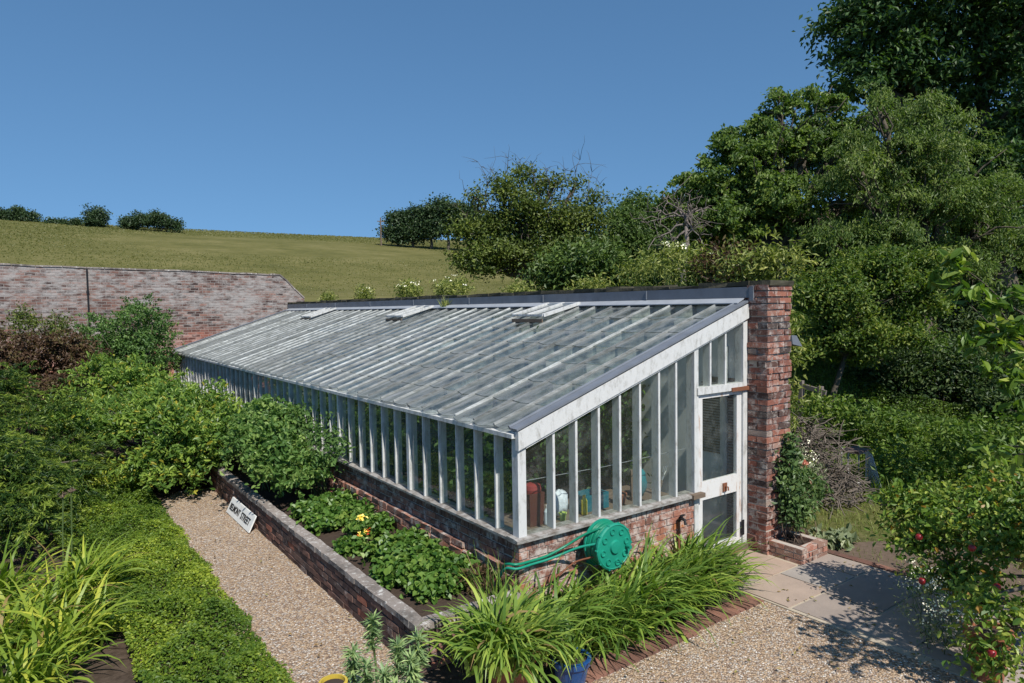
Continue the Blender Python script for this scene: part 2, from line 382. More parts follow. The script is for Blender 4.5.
MT['apple'] = leaf_mat('apple_leaf', (.035, .08, .018), (.09, .15, .028), (.20, .24, .055), .32, .42, (.30, .17, .03))
MT['climber'] = leaf_mat('climber_leaf', (.03, .06, .022), (.06, .105, .04), (.11, .16, .06), .25, .45, (.30, .2, .13))
MT['grass'] = leaf_mat('lawn_blade', (.05, .085, .018), (.10, .14, .028), (.18, .19, .06), .3, .55)
MT['herb'] = leaf_mat('rough_herb_leaf', (.03, .06, .014), (.065, .115, .02), (.14, .18, .04), .3)
MT['weed'] = leaf_mat('tall_weed_leaf', (.06, .09, .022), (.13, .16, .045), (.24, .25, .09), .3)
MT['grey_leaf'] = leaf_mat('silver_leaf', (.07, .10, .06), (.13, .16, .10), (.22, .25, .17), .2)
MT['white_petal'] = leaf_mat('white_petal', (.55, .55, .52), (.7, .7, .66), (.8, .8, .78), .2)
MT['pink_petal'] = leaf_mat('pink_petal', (.36, .12, .12), (.42, .19, .18), (.45, .27, .25), .3)
MT['yellow_petal'] = leaf_mat('yellow_petal', (.6, .48, .10), (.7, .6, .18), (.75, .68, .32), .3)
MT['red_petal'] = leaf_mat('rust_red_petal', (.25, .03, .015), (.4, .06, .02), (.5, .14, .03), .3)
MT['apple_red'] = plain('red_apple_skin', (.24, .012, .015), .35, .6, 20, .5, 0, 0)

# ------------------------------------------------------------------ foliage
def unit(a): return a/np.maximum(np.linalg.norm(a, axis=-1, keepdims=True), 1e-9)
def leaf_arrays(Cn, D, N, L, Wd, tint, fold=.25, six=False):
    n = len(Cn); L = np.broadcast_to(np.asarray(L, float), (n,))[:, None]; Wd = np.broadcast_to(np.asarray(Wd, float), (n,))[:, None]
    D = unit(D); N = unit(N - D*np.sum(N*D, 1, keepdims=True)); B = np.cross(N, D)
    if six:
        base = Cn-D*L*.5; tip = Cn+D*L*.5-N*L*.12
        l1 = Cn-D*L*.18-B*Wd*.42+N*Wd*fold; l2 = Cn+D*L*.18-B*Wd*.42+N*Wd*fold*.8
        r1 = Cn-D*L*.18+B*Wd*.42+N*Wd*fold; r2 = Cn+D*L*.18+B*Wd*.42+N*Wd*fold*.8
        V = np.stack([base, r1, r2, tip, l2, l1], 1).reshape(-1, 3)
        idx = np.arange(n)[:, None]*6+np.array([0, 1, 2, 3, 0, 3, 4, 5])
        return V, idx.ravel(), np.arange(2*n)*4, np.full(2*n, 4), np.repeat(tint, 6)
    V = np.stack([Cn-D*L*.5, Cn-B*Wd*.5+N*Wd*fold, Cn+D*L*.5-N*L*.1, Cn+B*Wd*.5+N*Wd*fold], 1).reshape(-1, 3)
    return V, np.arange(4*n), np.arange(n)*4, np.full(n, 4), np.repeat(tint, 4)
def lumpy(d, ph, k=3.0):
    return (np.sin(d[:, 0]*k+ph[0])*np.sin(d[:, 1]*k+ph[1])+np.sin(d[:, 2]*k*1.3+ph[2])*np.cos(d[:, 0]*k*1.7+ph[0]))*.5
def clump_points(blobs, n, shell=.35, lump=.22, floor=None):
    """blobs: list of (centre, radii). points in the outer part of the blobs, outline uneven"""
    w = np.array([np.prod(np.asarray(r, float))**(2/3) for _, r in blobs]); w /= w.sum()
    P = []; O = []
    for (c, r), k in zip(blobs, RNG.multinomial(n, w)):
        d = unit(RNG.normal(size=(k, 3))); d[:, 2] = np.where(d[:, 2] < -.4, -d[:, 2]*.5, d[:, 2]); d = unit(d)
        rad = 1-shell*RNG.random(k)**1.6
        rad *= 1+lump*lumpy(d, RNG.uniform(0, 6, 3), 3.2)+lump*.6*lumpy(d, RNG.uniform(0, 6, 3), 7)
        P.append(np.asarray(c)+d*rad[:, None]*np.asarray(r)); O.append(d)
    P = np.concatenate(P); O = np.concatenate(O)
    if floor is not None: P[:, 2] = np.maximum(P[:, 2], floor+.02+.1*RNG.random(len(P)))
    return P, O
def foliage(name, mat, parent, blobs, n, per, cr, L, Wd, shell=.4, lump=.22, up=.45, droop=.25, floor=None, six=False, tvar=.28, out=.6, flat=.7, loc=(0, 0, 0), accent=0.0, fold=.25, centres=None, spray=0.0):
    P, O = clump_points(blobs, n, shell, lump, floor) if centres is None else centres
    n = len(P)
    ct = np.clip(.45+RNG.normal(0, tvar*.6, n), 0, 1)
    k = per; m = n*k
    off = RNG.normal(size=(n, k, 3))*cr; off[:, :, 2] *= flat
    Cn = (P[:, None]+off).reshape(-1, 3); Oo = np.repeat(O, k, 0)
    if spray:
        sd_ = unit(O*np.array([1, 1, .5])+RNG.normal(size=(n, 3))*.35); sd_[:, 2] -= droop; sd_ = unit(sd_)
        tt_ = RNG.random((n, k, 1))-.35
        off = off*.35*(1.2-np.abs(tt_))+sd_[:, None]*tt_*spray; off[:, :, 2] -= (tt_[:, :, 0]+.35)**2*spray*.35
        Cn = (P[:, None]+off).reshape(-1, 3); Oo = Oo*.2+np.repeat(sd_, k, 0)*1.1
    if floor is not None: Cn[:, 2] = np.maximum(Cn[:, 2], floor+.01)
    D = unit(Oo*out+RNG.normal(size=(m, 3))*.7); D[:, 2] -= droop
    N = unit(Oo*.55+np.array([0, 0, up])+RNG.normal(size=(m, 3))*.45)
    s = RNG.uniform(.65, 1.25, m)
    t = np.clip(np.repeat(ct, k)+RNG.normal(0, tvar*.55, m), 0, .93)
    if accent: t = np.where(RNG.random(m) < accent, 1.0, t)
    return mesh_np(name, *leaf_arrays(Cn, D, N, L*s, Wd*s, t, fold, six), mat, parent, loc)
def clumpy(blobs, k=7, f=.46):
    """break each lobe of a crown into boughs round a smaller core"""
    out = []
    for c, r in blobs:
        c = np.asarray(c, float); r = np.asarray(r, float); out.append((c, r*.62))
        for d in unit(RNG.normal(size=(k, 3))):
            if d[2] < -.3: d = d*np.array([1, 1, -.6])
            out.append((c+d*r*RNG.uniform(.62, .82), r*f*RNG.uniform(.7, 1.2)))
    return out
def blob_px(lst, s0, sz=.8):
    """crown lobes given by their bearing, distance and apparent radius"""
    out = []
    for b in lst:
        u, v, r = b[:3]; ds = b[3] if len(b) > 3 else 0; rv = b[4] if len(b) > 4 else r
        s = s0+ds; out.append((at(u, v, s), (r*s/FPX, r*s/FPX, rv*s/FPX*.95)))
    return out
def limb(mb, a, b, r0, r1, k=5, wig=.08, n=6):
    a = np.asarray(a, float); b = np.asarray(b, float); L = np.linalg.norm(b-a); pts = []
    for i in range(k+1):
        t = i/k; p = a+(b-a)*t
        if 0 < i < k: p = p+RNG.normal(size=3)*wig*L/k
        p[2] += .10*L*math.sin(math.pi*t)*.5
        pts.append(p)
    mb.tube(pts, [r0+(r1-r0)*i/k for i in range(k+1)], n)
    return pts

def terr(x, y):
    x = np.asarray(x, float); y = np.asarray(y, float)
    def ss(t): t = np.clip(t, 0, 1); return t*t*(3-2*t)
    t = (y-19)/131.0
    h = np.where(t <= 0, 0, 20.2*np.where(t < 1, t, 1+.35*(1-np.exp(-(t-1)*1.0))*0.0))
    h = np.where(t > 1, 20.2-(t-1)*6, h)
    h = h*(1-.25*ss((-x-40)/200))*1.0
    bank = 2.35*ss((x-4.35)/.9)*ss((y-2.8)/2.6)*(1-ss((y-22)/35))
    far = .0018*np.maximum(0, x-30)**1.3
    return h+bank+far
def ground(x, y): return float(terr(x, y))

def tree(name, label, cat, base, blobs, trunk_r, leafmat, n, per, cr, L, Wd, barkmat=None, group=None, twigs=60, fork=.45, bare=(), **kw):
    base = np.array(base, float)
    root = empty(name, tuple(base), label, cat, group)
    mb = MB(); bm = barkmat or MT['bark']
    cz = np.mean([b[0] for b in blobs], 0)
    fk = base+(cz-base)*np.array([fork*.8, fork*.8, fork])
    mb.tube([base-np.array([0, 0, .15]), base+(fk-base)*.1, base+(fk-base)*.5+RNG.normal(size=3)*trunk_r*.3, fk], [trunk_r*1.5, trunk_r*1.1, trunk_r*.95, trunk_r*.8], 9)
    P = clump_points(blobs, twigs, .3, .2)[0] if twigs else []
    cs = np.array([b[0] for b in blobs])
    for c in cs: limb(mb, fk, c, trunk_r*.6, trunk_r*.22, 6, .12)
    for p in P:
        c = cs[np.argmin(np.linalg.norm(cs-p, axis=1))]
        limb(mb, fk+(c-fk)*rnd.uniform(.5, 1), p, trunk_r*.2, trunk_r*.05, 5, .16, 5)
    for a, b, r in bare:
        pts = limb(mb, a, b, r, r*.25, 6, .2, 5)
        for q in pts[2:]:
            for _ in range(3):
                e = np.array(q)+RNG.normal(size=3)*np.linalg.norm(np.array(b)-np.array(a))*.22+np.array([0, 0, .08])
                limb(mb, q, e, r*.4, r*.12, 3, .2, 4)
    mb.build('trunk', bm, root, smooth=True)
    foliage('crown', leafmat, root, clumpy(blobs, 8), n, per, cr, L, Wd, **kw)
    return root
def bush(name, label, cat, base, blobs, leafmat, n, per, cr, L, Wd, stems=12, stem_r=.012, stemmat=None, group=None, leafname='foliage', **kw):
    base = np.array(base, float)
    root = empty(name, tuple(base), label, cat, group)
    if stems:
        mb = MB(); P = clump_points(blobs, stems, .5, .2)[0]
        for p in P: limb(mb, base+RNG.normal(size=3)*np.array([.1, .1, 0]), p, stem_r, stem_r*.4, 4, .1, 5)
        mb.build('stem', stemmat or MT['bark'], root, smooth=True)
    foliage(leafname, leafmat, root, clumpy(blobs, 6, .5) if n > 250 else blobs, n, per, cr, L, Wd, **kw)
    return root
def blade_mesh(name, mat, parent, base, az, length, lean, droop, width, seg=6, tint=None, loc=(0, 0, 0)):
    n = len(base); t = np.linspace(0, 1, seg+1)
    lean = lean[:, None]+droop[:, None]*(t[None]**1.3)
    st = length[:, None]/seg
    dx = np.sin(lean)*st; dz = np.cos(lean)*st
    X = np.concatenate([np.zeros((n, 1)), np.cumsum(dx[:, :-1], 1)], 1); Z = np.concatenate([np.zeros((n, 1)), np.cumsum(dz[:, :-1], 1)], 1)
    h = np.stack([np.cos(az), np.sin(az), np.zeros(n)], 1); b = np.stack([-np.sin(az), np.cos(az), np.zeros(n)], 1)
    C = base[:, None]+h[:, None]*X[..., None]; C[..., 2] += Z
    w = width[:, None]*np.clip(1.15*(1-t**2.2), .04, 1)[None]*.5
    tw = RNG.normal(0, .3, n)
    up = np.stack([-np.cos(lean)*np.cos(az)[:, None], -np.cos(lean)*np.sin(az)[:, None], np.sin(lean)], -1)
    side = b[:, None]*np.cos(tw)[:, None, None]+up*np.sin(tw)[:, None, None]
    V = np.stack([C-side*w[..., None], C+side*w[..., None]], 2).reshape(-1, 3)
    k = np.arange(seg); q = np.stack([2*k, 2*k+1, 2*k+3, 2*k+2], 1)
    F = (np.arange(n)[:, None, None]*(2*(seg+1))+q[None]).reshape(-1)
    m = n*seg
    if tint is None: tint = np.where(RNG.random(n) < .045, 1.0, np.clip(RNG.normal(.45, .25, n), 0, .93))
    tt = np.clip(np.repeat(tint, 2*(seg+1)).reshape(n, -1), 0, 1)
    return mesh_np(name, V, F, np.arange(m)*4, np.full(m, 4), tt.ravel(), mat, parent, loc, True)
def strap_clump(name, label, base, n, ln, wd, mat, rad=.12, bias=(0, 0), group=None, cat='plant', droop=1.5, lean0=.55):
    root = empty(name, base, label, cat, group)
    B = np.array(base)+np.stack([RNG.normal(0, rad, n), RNG.normal(0, rad, n), np.zeros(n)], 1)
    off = B-np.array(base)
    az = np.arctan2(off[:, 1]+RNG.normal(0, rad, n)+bias[1], off[:, 0]+RNG.normal(0, rad, n)+bias[0])
    blade_mesh('leaf', mat, root, B, az, ln*RNG.uniform(.55, 1.15, n), np.abs(RNG.normal(lean0*.6, .25, n)), droop*RNG.uniform(.45, 1.2, n), wd*RNG.uniform(.7, 1.2, n))
    return root

# ================================================================== SETTING
def ground_sheet():
    xs = np.unique(np.concatenate([np.arange(-14, 30, .6), np.linspace(-420, -14, 40), np.linspace(30, 520, 50)]))
    ys = np.unique(np.concatenate([np.arange(-14, 32, .6), np.linspace(-120, -14, 15), np.linspace(32, 140, 45), np.linspace(140, 165, 26), np.linspace(165, 700, 30)]))
    X, Y = np.meshgrid(xs, ys); Z = terr(X, Y)
    Z = Z+np.where((Y > 30), np.sin(X*.05)*np.cos(Y*.06)*.25, 0)
    nx, ny = len(xs), len(ys)
    V = np.stack([X, Y, Z], -1).reshape(-1, 3)
    i, j = np.meshgrid(np.arange(nx-1), np.arange(ny-1)); a = (j*nx+i).ravel()
    F = np.stack([a, a+1, a+nx+1, a+nx], 1).ravel(); m = len(a)
    g = Mat('ground_cover_soil_and_grass'); co = g.coord()
    sx = g.nd('ShaderNodeSeparateXYZ'); g.lk(co, sx.inputs[0])
    n1 = g.noise(co, .12, 6, .65); n2 = g.noise(g.mapping(co, (.7, 1.6, 1)), .35, 8, .8); n3 = g.noise(co, 9, 5, .7)
    fld = g.ramp(g.math('ADD', g.math('MULTIPLY', n1, .5), g.math('MULTIPLY', n2, .5)), [(.34, (.075, .078, .024)), (.48, (.115, .112, .036)), (.62, (.165, .150, .060))])
    n4 = g.noise(g.mapping(co, (1, .6, 1)), 1.1, 6, .8); fld = g.mix(.75, fld, g.mix(n4, (.45, .5, .45), (1.6, 1.5, 1.5)), 'MULTIPLY')
    fld = g.mix(.4, fld, g.mix(n3, (.6, .6, .6), (1.4, 1.4, 1.4)), 'MULTIPLY')
    lawn = g.ramp(n3, [(.3, (.06, .065, .022)), (.5, (.10, .105, .032)), (.72, (.16, .14, .065))])
    soil = g.ramp(n3, [(.3, (.04, .028, .02)), (.7, (.11, .08, .06))])
    edge = g.math('ADD', sx.outputs[0], g.math('MULTIPLY', g.math('SUBTRACT', g.noise(co, 1.5, 4), .5), 1.2))
    near = g.mix(g.ramp(g.math('DIVIDE', edge, 20), [(.215, 0), (.25, 1)]), soil, lawn)
    c = g.mix(g.ramp(g.math('DIVIDE', sx.outputs[1], 100), [(.19, 0), (.24, 1)]), near, fld)
    g.color(c).rough(.95, .1); g.bump(g.math('ADD', n3, n2), .5, .05)
    o = mesh_np('ground', V, F, np.arange(m)*4, np.full(m, 4), np.full(len(V), .5), g.m, None, (0, 0, 0), True)
    tag(o, 'sloping field, lawn and garden soil', kind='structure'); return o
ground_sheet()
def sheet(name, poly, z, mat, label):
    mb = MB(); mb.add([(x, y, z) for x, y in poly], [tuple(range(len(poly)))]); o = mb.build(name, mat); tag(o, label, kind='structure'); return o
gm = Mat('pea_gravel'); co = gm.coord()
v1 = gm.voro(co, 58); vd = gm.voro(co, 58, 'Distance')
sp = gm.nd('ShaderNodeSeparateColor'); gm.lk(v1, sp.inputs[0])
gc = gm.ramp(sp.outputs[0], [(0, (.20, .14, .11)), (.2, (.34, .235, .15)), (.45, (.46, .325, .205)), (.65, (.54, .41, .28)), (.8, (.34, .29, .25)), (.93, (.57, .50, .42)), (1, (.62, .58, .52))])
gc = gm.mix(gm.ramp(vd, [(.45, 0), (.72, .7)]), gc, (.10, .07, .05))
gc = gm.mix(.35, gc, gm.mix(gm.noise(co, 1.6, 5, .7), (.6, .6, .6), (1.35, 1.3, 1.25)), 'MULTIPLY')
gm.color(gc).rough(.8, .25); gm.bump(gm.math('MULTIPLY', vd, -1.0), .9, .012)
MT['gravel'] = gm.m
sheet('gravel_path', [(-2.15, .3), (-1.9, -1.5), (-1.0, -9), (2.42, -9), (2.42, -2.4), (2.32, -.84), (-.05, -.92), (-1.1, -.75), (-1.1, 7.4), (-1.6, 7.5), (-2.0, 6.9), (-2.1, 4), (-2.15, 2)], .008, MT['gravel'], 'pinkish gravel path beside the raised bed')
# loose pebbles lying on the gravel
def pebbles():
    n = 9000
    x = RNG.uniform(-2.1, 2.4, n); y = np.where(x < -1.1, RNG.uniform(-1.5, 6.6, n), RNG.uniform(-4, -.95, n))
    c = np.stack([x, y, np.full(n, .012)], 1); r = RNG.uniform(.005, .011, n)
    O = np.array([[1, 0, 0], [0, 1, 0], [-1, 0, 0], [0, -1, 0], [0, 0, .7], [0, 0, -.7]])
    sc = RNG.uniform(.6, 1.3, (n, 1, 3)); a = RNG.uniform(0, 6.3, n)
    Rm = np.zeros((n, 3, 3)); Rm[:, 0, 0] = np.cos(a); Rm[:, 0, 1] = -np.sin(a); Rm[:, 1, 0] = np.sin(a); Rm[:, 1, 1] = np.cos(a); Rm[:, 2, 2] = 1
    V = c[:, None]+np.einsum('nij,nkj->nki', Rm, O[None]*sc)*r[:, None, None]
    fi = np.array([0, 1, 4, 1, 2, 4, 2, 3, 4, 3, 0, 4]); F = (np.arange(n)[:, None]*6+fi).ravel()
    p = Mat('pebble'); p.color(p.ramp(p.tint(), [(0, (.16, .11, .08)), (.4, (.36, .25, .18)), (.7, (.46, .37, .29)), (1, (.66, .62, .57))])).rough(.75)
    o = mesh_np('gravel_stones', V.reshape(-1, 3), F, np.arange(4*n)*3, np.full(4*n, 3), np.repeat(RNG.random(n), 6), p.m)
    tag(o, 'loose pebbles scattered on the gravel', 'gravel', kind='stuff')
pebbles()
def litter():
    n = 420; x = RNG.uniform(-2.0, 4.0, n); y = np.where(x < -1.15, RNG.uniform(-1, 6.8, n), RNG.uniform(-4.5, -.9, n)); k = (x < -1.15) | (x > 0); x, y = x[k], y[k]; n = len(x)
    C = np.stack([x, y, np.full(n, .038)], 1); D = RNG.normal(size=(n, 3))*np.array([1, 1, .1]); N = np.array([0, 0, 1])+RNG.normal(size=(n, 3))*.25
    o = mesh_np('fallen_leaves', *leaf_arrays(C, D, N, RNG.uniform(.02, .05, n), RNG.uniform(.012, .025, n), RNG.random(n)*.93, .25, True), leaf_mat('dry_leaf', (.06, .04, .02), (.15, .10, .04), (.14, .16, .04), .1))
    tag(o, 'fallen leaves scattered on gravel and paving', 'leaves', kind='stuff')
litter()
# paving
def paving():
    mb = MB(); y = .02; rows = [-.68, -1.25, -1.85, -2.35, -2.95, -3.6, -4.3, -5]
    mb.box(2.33, 4.05, -5.1, .02, -.05, .018, .5, 1)
    cuts = [[2.34, 2.72, 3.42], [2.34, 3.05, 3.62, 4.03], [2.36, 2.95, 4.03], [2.4, 3.3, 4.03], [2.42, 2.9, 3.55, 4.03], [2.42, 3.2, 4.03], [2.42, 3.0, 3.6, 4.03], [2.42, 3.4, 4.03]]
    t = 0
    for yy, cs in zip(rows, cuts):
        for a, b in zip(cs[:-1], cs[1:]):
            g = .014; mb.jbox(a+g, b-g, yy+g, y-g, -.03, .028+rnd.uniform(-.002, .003), .003, rnd.random())
        y = yy
    m = Mat('sandstone_slab'); co = m.coord()
    c = m.ramp(m.tint(), [(0, (.26, .22, .195)), (.3, (.32, .265, .225)), (.6, (.30, .285, .265)), (.8, (.37, .275, .215)), (1, (.27, .235, .21))])
    n = m.noise(co, 3.5, 7, .7); c = m.mix(.6, c, m.mix(n, (.55, .55, .55), (1.4, 1.35, 1.3)), 'MULTIPLY'); m.color(c).rough(.8, .25); m.bump(m.noise(co, 18, 5), .3, .01)
    o = mb.build('paving', [m.m, plain('sandy_joint', (.40, .34, .26), .95, .3, 20)]); tag(o, 'sandstone slab paving by the greenhouse door', kind='structure')
paving()
def edging():
    mb = MB()
    x = -.1
    while x < 2.26:                               # brick on edge row beside the lilies
        w = rnd.uniform(.062, .072); mb.jbox(x, x+w, -1.02+.04*(x > 1.2)-.02, -.80, -.05, .028, .006, rnd.random()); x += w+.008
    y = -5
    while y < .3:                                 # lawn side of the paving
        L = rnd.uniform(.2, .225); mb.jbox(4.055, 4.155, y, y+L, -.05, .032, .005, rnd.random()); y += L+.01
    o = mb.build('brick_edging', MT['brickE']); tag(o, 'weathered brick edging along gravel and paving', kind='structure')
edging()
sheet('bed_soil', [(-1.0, .03), (-.05, .03), (-.05, 9), (-1.0, 9)], .33, plain('dark_soil', (.06, .043, .033), .95, .5, 14, .1, 0, .8, .03), 'dark soil filling the raised bed')
sheet('border_soil', [(-.1, -.80), (2.3, -.80), (2.45, -.1), (-.1, -.1)], .012, plain('border_earth', (.055, .04, .03), .95, .5, 14, .1, 0, .8, .03), 'soil strip under the strappy lilies')
sheet('bare_earth', [(4.16, -.62), (4.4, -.5), (5.0, -.85), (5.5, -1.6), (5.3, -2.6), (4.16, -3.6)], .012, plain('trodden_earth', (.13, .095, .07), .95, .4, 12, .1, 0, .6, .02), 'bare trodden earth beside the paving')

# ================================================================== BRICKWORK
def run(mb, axis, a0, a1, c0, c1, z0, z1, bl=.222, ch=.075, jit=.004, gap=.014, core=True, inset=.012, cm=1, tl=0., th=1., miss=0):
    """courses of single bricks along an axis, with a mortar core"""
    n = int(round((z1-z0)/ch)); ch = (z1-z0)/n
    for i in range(n):
        a = a0-(bl/2 if i % 2 else 0); zz = z0+i*ch
        while a < a1-.02:
            p, q = max(a, a0), min(a+bl, a1); a += bl
            if q-p < .03 or rnd.random() < miss: continue
            p += gap/2 if p > a0 else 0; q -= gap/2 if q < a1 else 0
            d = rnd.uniform(-jit, jit); t = rnd.uniform(tl, th)
            if axis == 'x': mb.jbox(p, q, c0+d, c1-d, zz+gap/2, zz+ch-gap/2, jit*.7, t)
            else: mb.jbox(c0+d, c1-d, p, q, zz+gap/2, zz+ch-gap/2, jit*.7, t)
    if core:
        if axis == 'x': mb.box(a0+inset, a1-inset, c0+inset, c1-inset, z0, z1-.006, .5, cm)
        else: mb.box(c0+inset, c1-inset, a0+inset, a1-inset, z0, z1-.006, .5, cm)

LEN = 17.27; WID = 3.43; HS = .883; HE = 1.88; SL = (3.02-1.88)/3.43; NP = 48; PW = LEN/NP
def roofz(x): return HE+SL*x

# ------------------------------------------------------------------ back wall with pier
bw = empty('garden_wall', (3.66, -.27, 0), 'tall old brick wall and pier carrying the high side of the greenhouse', 'wall')
mb = MB(); mb.box(3.43, 3.905, .012, 17.25, 0, 3.2); mb.build('wall', MT['backwall'], bw)
mb = MB(); n = 43
for i in range(n):
    z0 = i*.0752; z1 = z0+.0625; wz = .008+(.012 if 24 < i < 34 else 0)+(.010 if i < 10 else 0)
    s0 = -.014 if i > 38 else 0.0
    cutx = [3.43, 3.545, 3.78, 3.905] if i % 2 else [3.43, 3.665, 3.905]
    cuty = [-.27, -.01] if i % 2 else [-.27, -.135, -.01]
    for a, b in zip(cutx[:-1], cutx[1:]):
        for c, d in zip(cuty[:-1], cuty[1:]):
            e = rnd.uniform(-wz, wz)
            mb.jbox(a+(.005 if a > 3.44 else s0-abs(e)*rnd.choice((-1, 1))), b-(.005 if b < 3.9 else rnd.uniform(-.012, .012)), c+(e+s0 if c < -.2 else .005), d-.004, z0+.002, z1, .005, min(1, max(0, rnd.gauss(.5, .27))))
mb.box(3.448, 3.888, -.252, .012, 0, 3.2, .5, 1)
mb.build('pier', [MT['brickP'], MT['mortar']], bw)
mb = MB(); y = -.30
while y < 17.2:                                     # ragged mossy coping
    L = rnd.uniform(.25, .5); mb.jbox(3.425+rnd.uniform(-.01, .02), 3.93, y, min(y+L, 17.24), 3.205, 3.25+rnd.uniform(-.005, .03), .012, rnd.random()); y += L
mb.build('coping', MT['moss'], bw)

# ------------------------------------------------------------------ far wall
fw = empty('brick_wall', (-4, 17.45, 0), 'long weathered grey brick garden wall with dark downpipe under the field', 'wall')
mb = MB(); top = [(-14, 4.52)]
x = -14
while x < 2.55:
    x += rnd.uniform(.3, .6); top.append((x, 4.15-.0225*(x-2.9)+rnd.uniform(-.015, .015)))
top += [(2.95, 4.16), (3.2, 4.14), (3.4, 3.98), (3.7, 3.66), (3.98, 3.40)]
mb.prism([(-14, 0)]+top+[(3.98, 0)], 'y', 17.275, 17.62)
mb.build('wall', MT['farwall'], fw)
mb = MB()
for a, b in zip(top[:-1], top[1:]): mb.bar((a[0]+.006, 17.447, a[1]+.02), (b[0]-.006, 17.447, b[1]+.02), .39, .04, tint=rnd.random())
mb.build('coping', MT['brickC'], fw)
mb = MB(); mb.tube([(-2.09, 17.22, .1), (-2.09, 17.22, 4.25)], .024, 8)
for z in (1.2, 2.4, 3.6): mb.box(-2.125, -2.055, 17.2, 17.273, z, z+.04)
mb.build('downpipe', MT['dark'], fw)

# ================================================================== GREENHOUSE
gh = empty('greenhouse', (WID/2, LEN/2, 0), 'long white lean-to glasshouse on a low brick wall', 'greenhouse')
# base walls
mb = MB()
run(mb, 'x', .0, 2.45, .0, .115, 0, .74, jit=.005, tl=.1)
xx = .0
while xx < 2.44:
    w = rnd.uniform(.062, .072); mb.jbox(xx, min(xx+w, 2.45), .004, .11, .745, .838, .003, rnd.uniform(0, .6)); xx += w+.01
mb.box(.01, 2.44, .014, .10, .73, .840, .5, 1)
mb.build('base_wall', [MT['brickA'], MT['mortar']], gh)
mb = MB()
run(mb, 'y', .118, LEN-.01, .0, .115, 0, .74, jit=.005, tl=0, th=.75)
yy = .12
while yy < LEN-.1:
    w = rnd.uniform(.062, .072); mb.jbox(.004, .11, yy, yy+w, .745, .838, .003, rnd.uniform(0, .4)); yy += w+.01
mb.box(.014, .1, .12, LEN-.02, .73, .840, .5, 1)
run(mb, 'y', .03, LEN-.01, -.07, -.002, 0, .525, jit=.013, tl=.1, th=.9, miss=.02, inset=.02)
run(mb, 'y', .03, LEN-.01, -.062, -.002, .525, .60, jit=.012, tl=.1, th=.9, miss=.05, core=False)
mb.build('base_wall', [brick_unit_mat('front_wall_brick', [(0, (.13, .075, .06)), (.5, (.24, .12, .09)), (.85, (.34, .15, .10)), (1, (.46, .17, .09))], (.52, .46, .41), .50, .64, 8), MT['mortar']], gh)
# sills
mb = MB(); mb.prism([(-.05, .842), (.12, .842), (.12, HS+.003), (.0, HS), (-.05, .872)], 'x', -.058, 2.449); mb.build('sill', MT['sill'], gh)
mb = MB(); mb.prism([(-.053, .845), (.12, .845), (.12, HS+.003), (.0, HS), (-.053, .870)], 'y', .0, LEN-.01)
mb.build('sill', MT['sill'], gh)
# corner post and front posts
mb = MB(); mb.box(-.004, .088, -.004, .088, HS, HE-.02); mb.build('corner_post', MT['white'], gh)
for k in range(6, NP, 6):
    mb = MB(); mb.box(-.022, .09, k*PW-.03, k*PW+.03, HS, HE-.02); mb.build('post', MT['white2'], gh)
mb = MB(); mb.box(-.004, .088, LEN-.09, LEN-.01, HS, HE-.02); mb.build('corner_post', MT['white2'], gh)
for k in range(1, NP):
    if k % 6:
        mb = MB(); j = rnd.uniform(-.004, .004)
        mb.box(-.012, .078, k*PW-.012+j, k*PW+.012+j, HS+.001, HE-.06); mb.build('mullion', MT['white2'], gh)
mb = MB(); mb.prism([(-.05, HE-.075), (.1, HE-.075), (.1, HE-.02), (-.05, HE-.036)], 'y', .024, LEN-.02); mb.build('eaves_plate', MT['white2'], gh)
mb = MB()
for k in range(NP):
    a, b = k*PW+.014, (k+1)*PW-.014; j = rnd.uniform(-.002, .002)
    mb.add([(.012+j, a, HS), (.012-j, b, HS), (.012-j, b, HE-.07), (.012+j, a, HE-.07)], [(0, 1, 2, 3)], rnd.random())
mb.build('front_glazing', MT['glass_front'], gh)
# gable bars, barge board, glazing
GX = [.427, .712, 1.012, 1.306, 1.6, 1.892, 2.166]
for x in GX:
    mb = MB(); zt = roofz(x)-.19; mb.hexa([(x-.014, .004, HS), (x+.014, .004, HS), (x+.014, .105, HS), (x-.014, .105, HS), (x-.014, .004, zt), (x+.014, .004, zt), (x+.014, .105, zt), (x-.014, .105, zt)])
    mb.build('mullion', MT['white'], gh)
mb = MB(); mb.box(2.455, 2.525, -.006, .11, 0, roofz(2.45)-.19); mb.build('door_post', MT['white'], gh)
mb = MB(); mb.box(3.345, 3.424, -.006, .11, 0, roofz(3.345)-.19); mb.build('door_post', MT['white'], gh)
for x in (2.752, 3.026):
    mb = MB(); mb.box(x-.014, x+.014, .004, .105, 2.06, roofz(x)-.19); mb.build('mullion', MT['white'], gh)
mb = MB(); mb.prism([(-.012, roofz(0)-.185), (3.424, roofz(3.424)-.185), (3.424, roofz(3.424)-.012), (-.012, roofz(0)-.012)], 'y', -.03, .02)
mb.prism([(.085, roofz(.085)-.205), (3.345, roofz(3.345)-.205), (3.345, roofz(3.345)-.188), (.085, roofz(.085)-.188)], 'y', -.016, .06)
mb.build('barge_board', MT['white'], gh)
mb = MB(); xs = [.088]+GX+[2.455]
for a, b in zip(xs[:-1], xs[1:]):
    mb.add([(a+.01, .02, HS), (b-.01, .02, HS), (b-.01, .02, roofz(b)-.2), (a+.01, .02, roofz(a)-.2)], [(0, 1, 2, 3)])
xs = [2.525, 2.752, 3.026, 3.345]
for a, b in zip(xs[:-1], xs[1:]):
    mb.add([(a+.005, .02, 2.07), (b-.005, .02, 2.07), (b-.005, .02, roofz(b)-.2), (a+.005, .02, roofz(a)-.2)], [(0, 1, 2, 3)])
mb.build('gable_glazing', MT['glass'], gh)
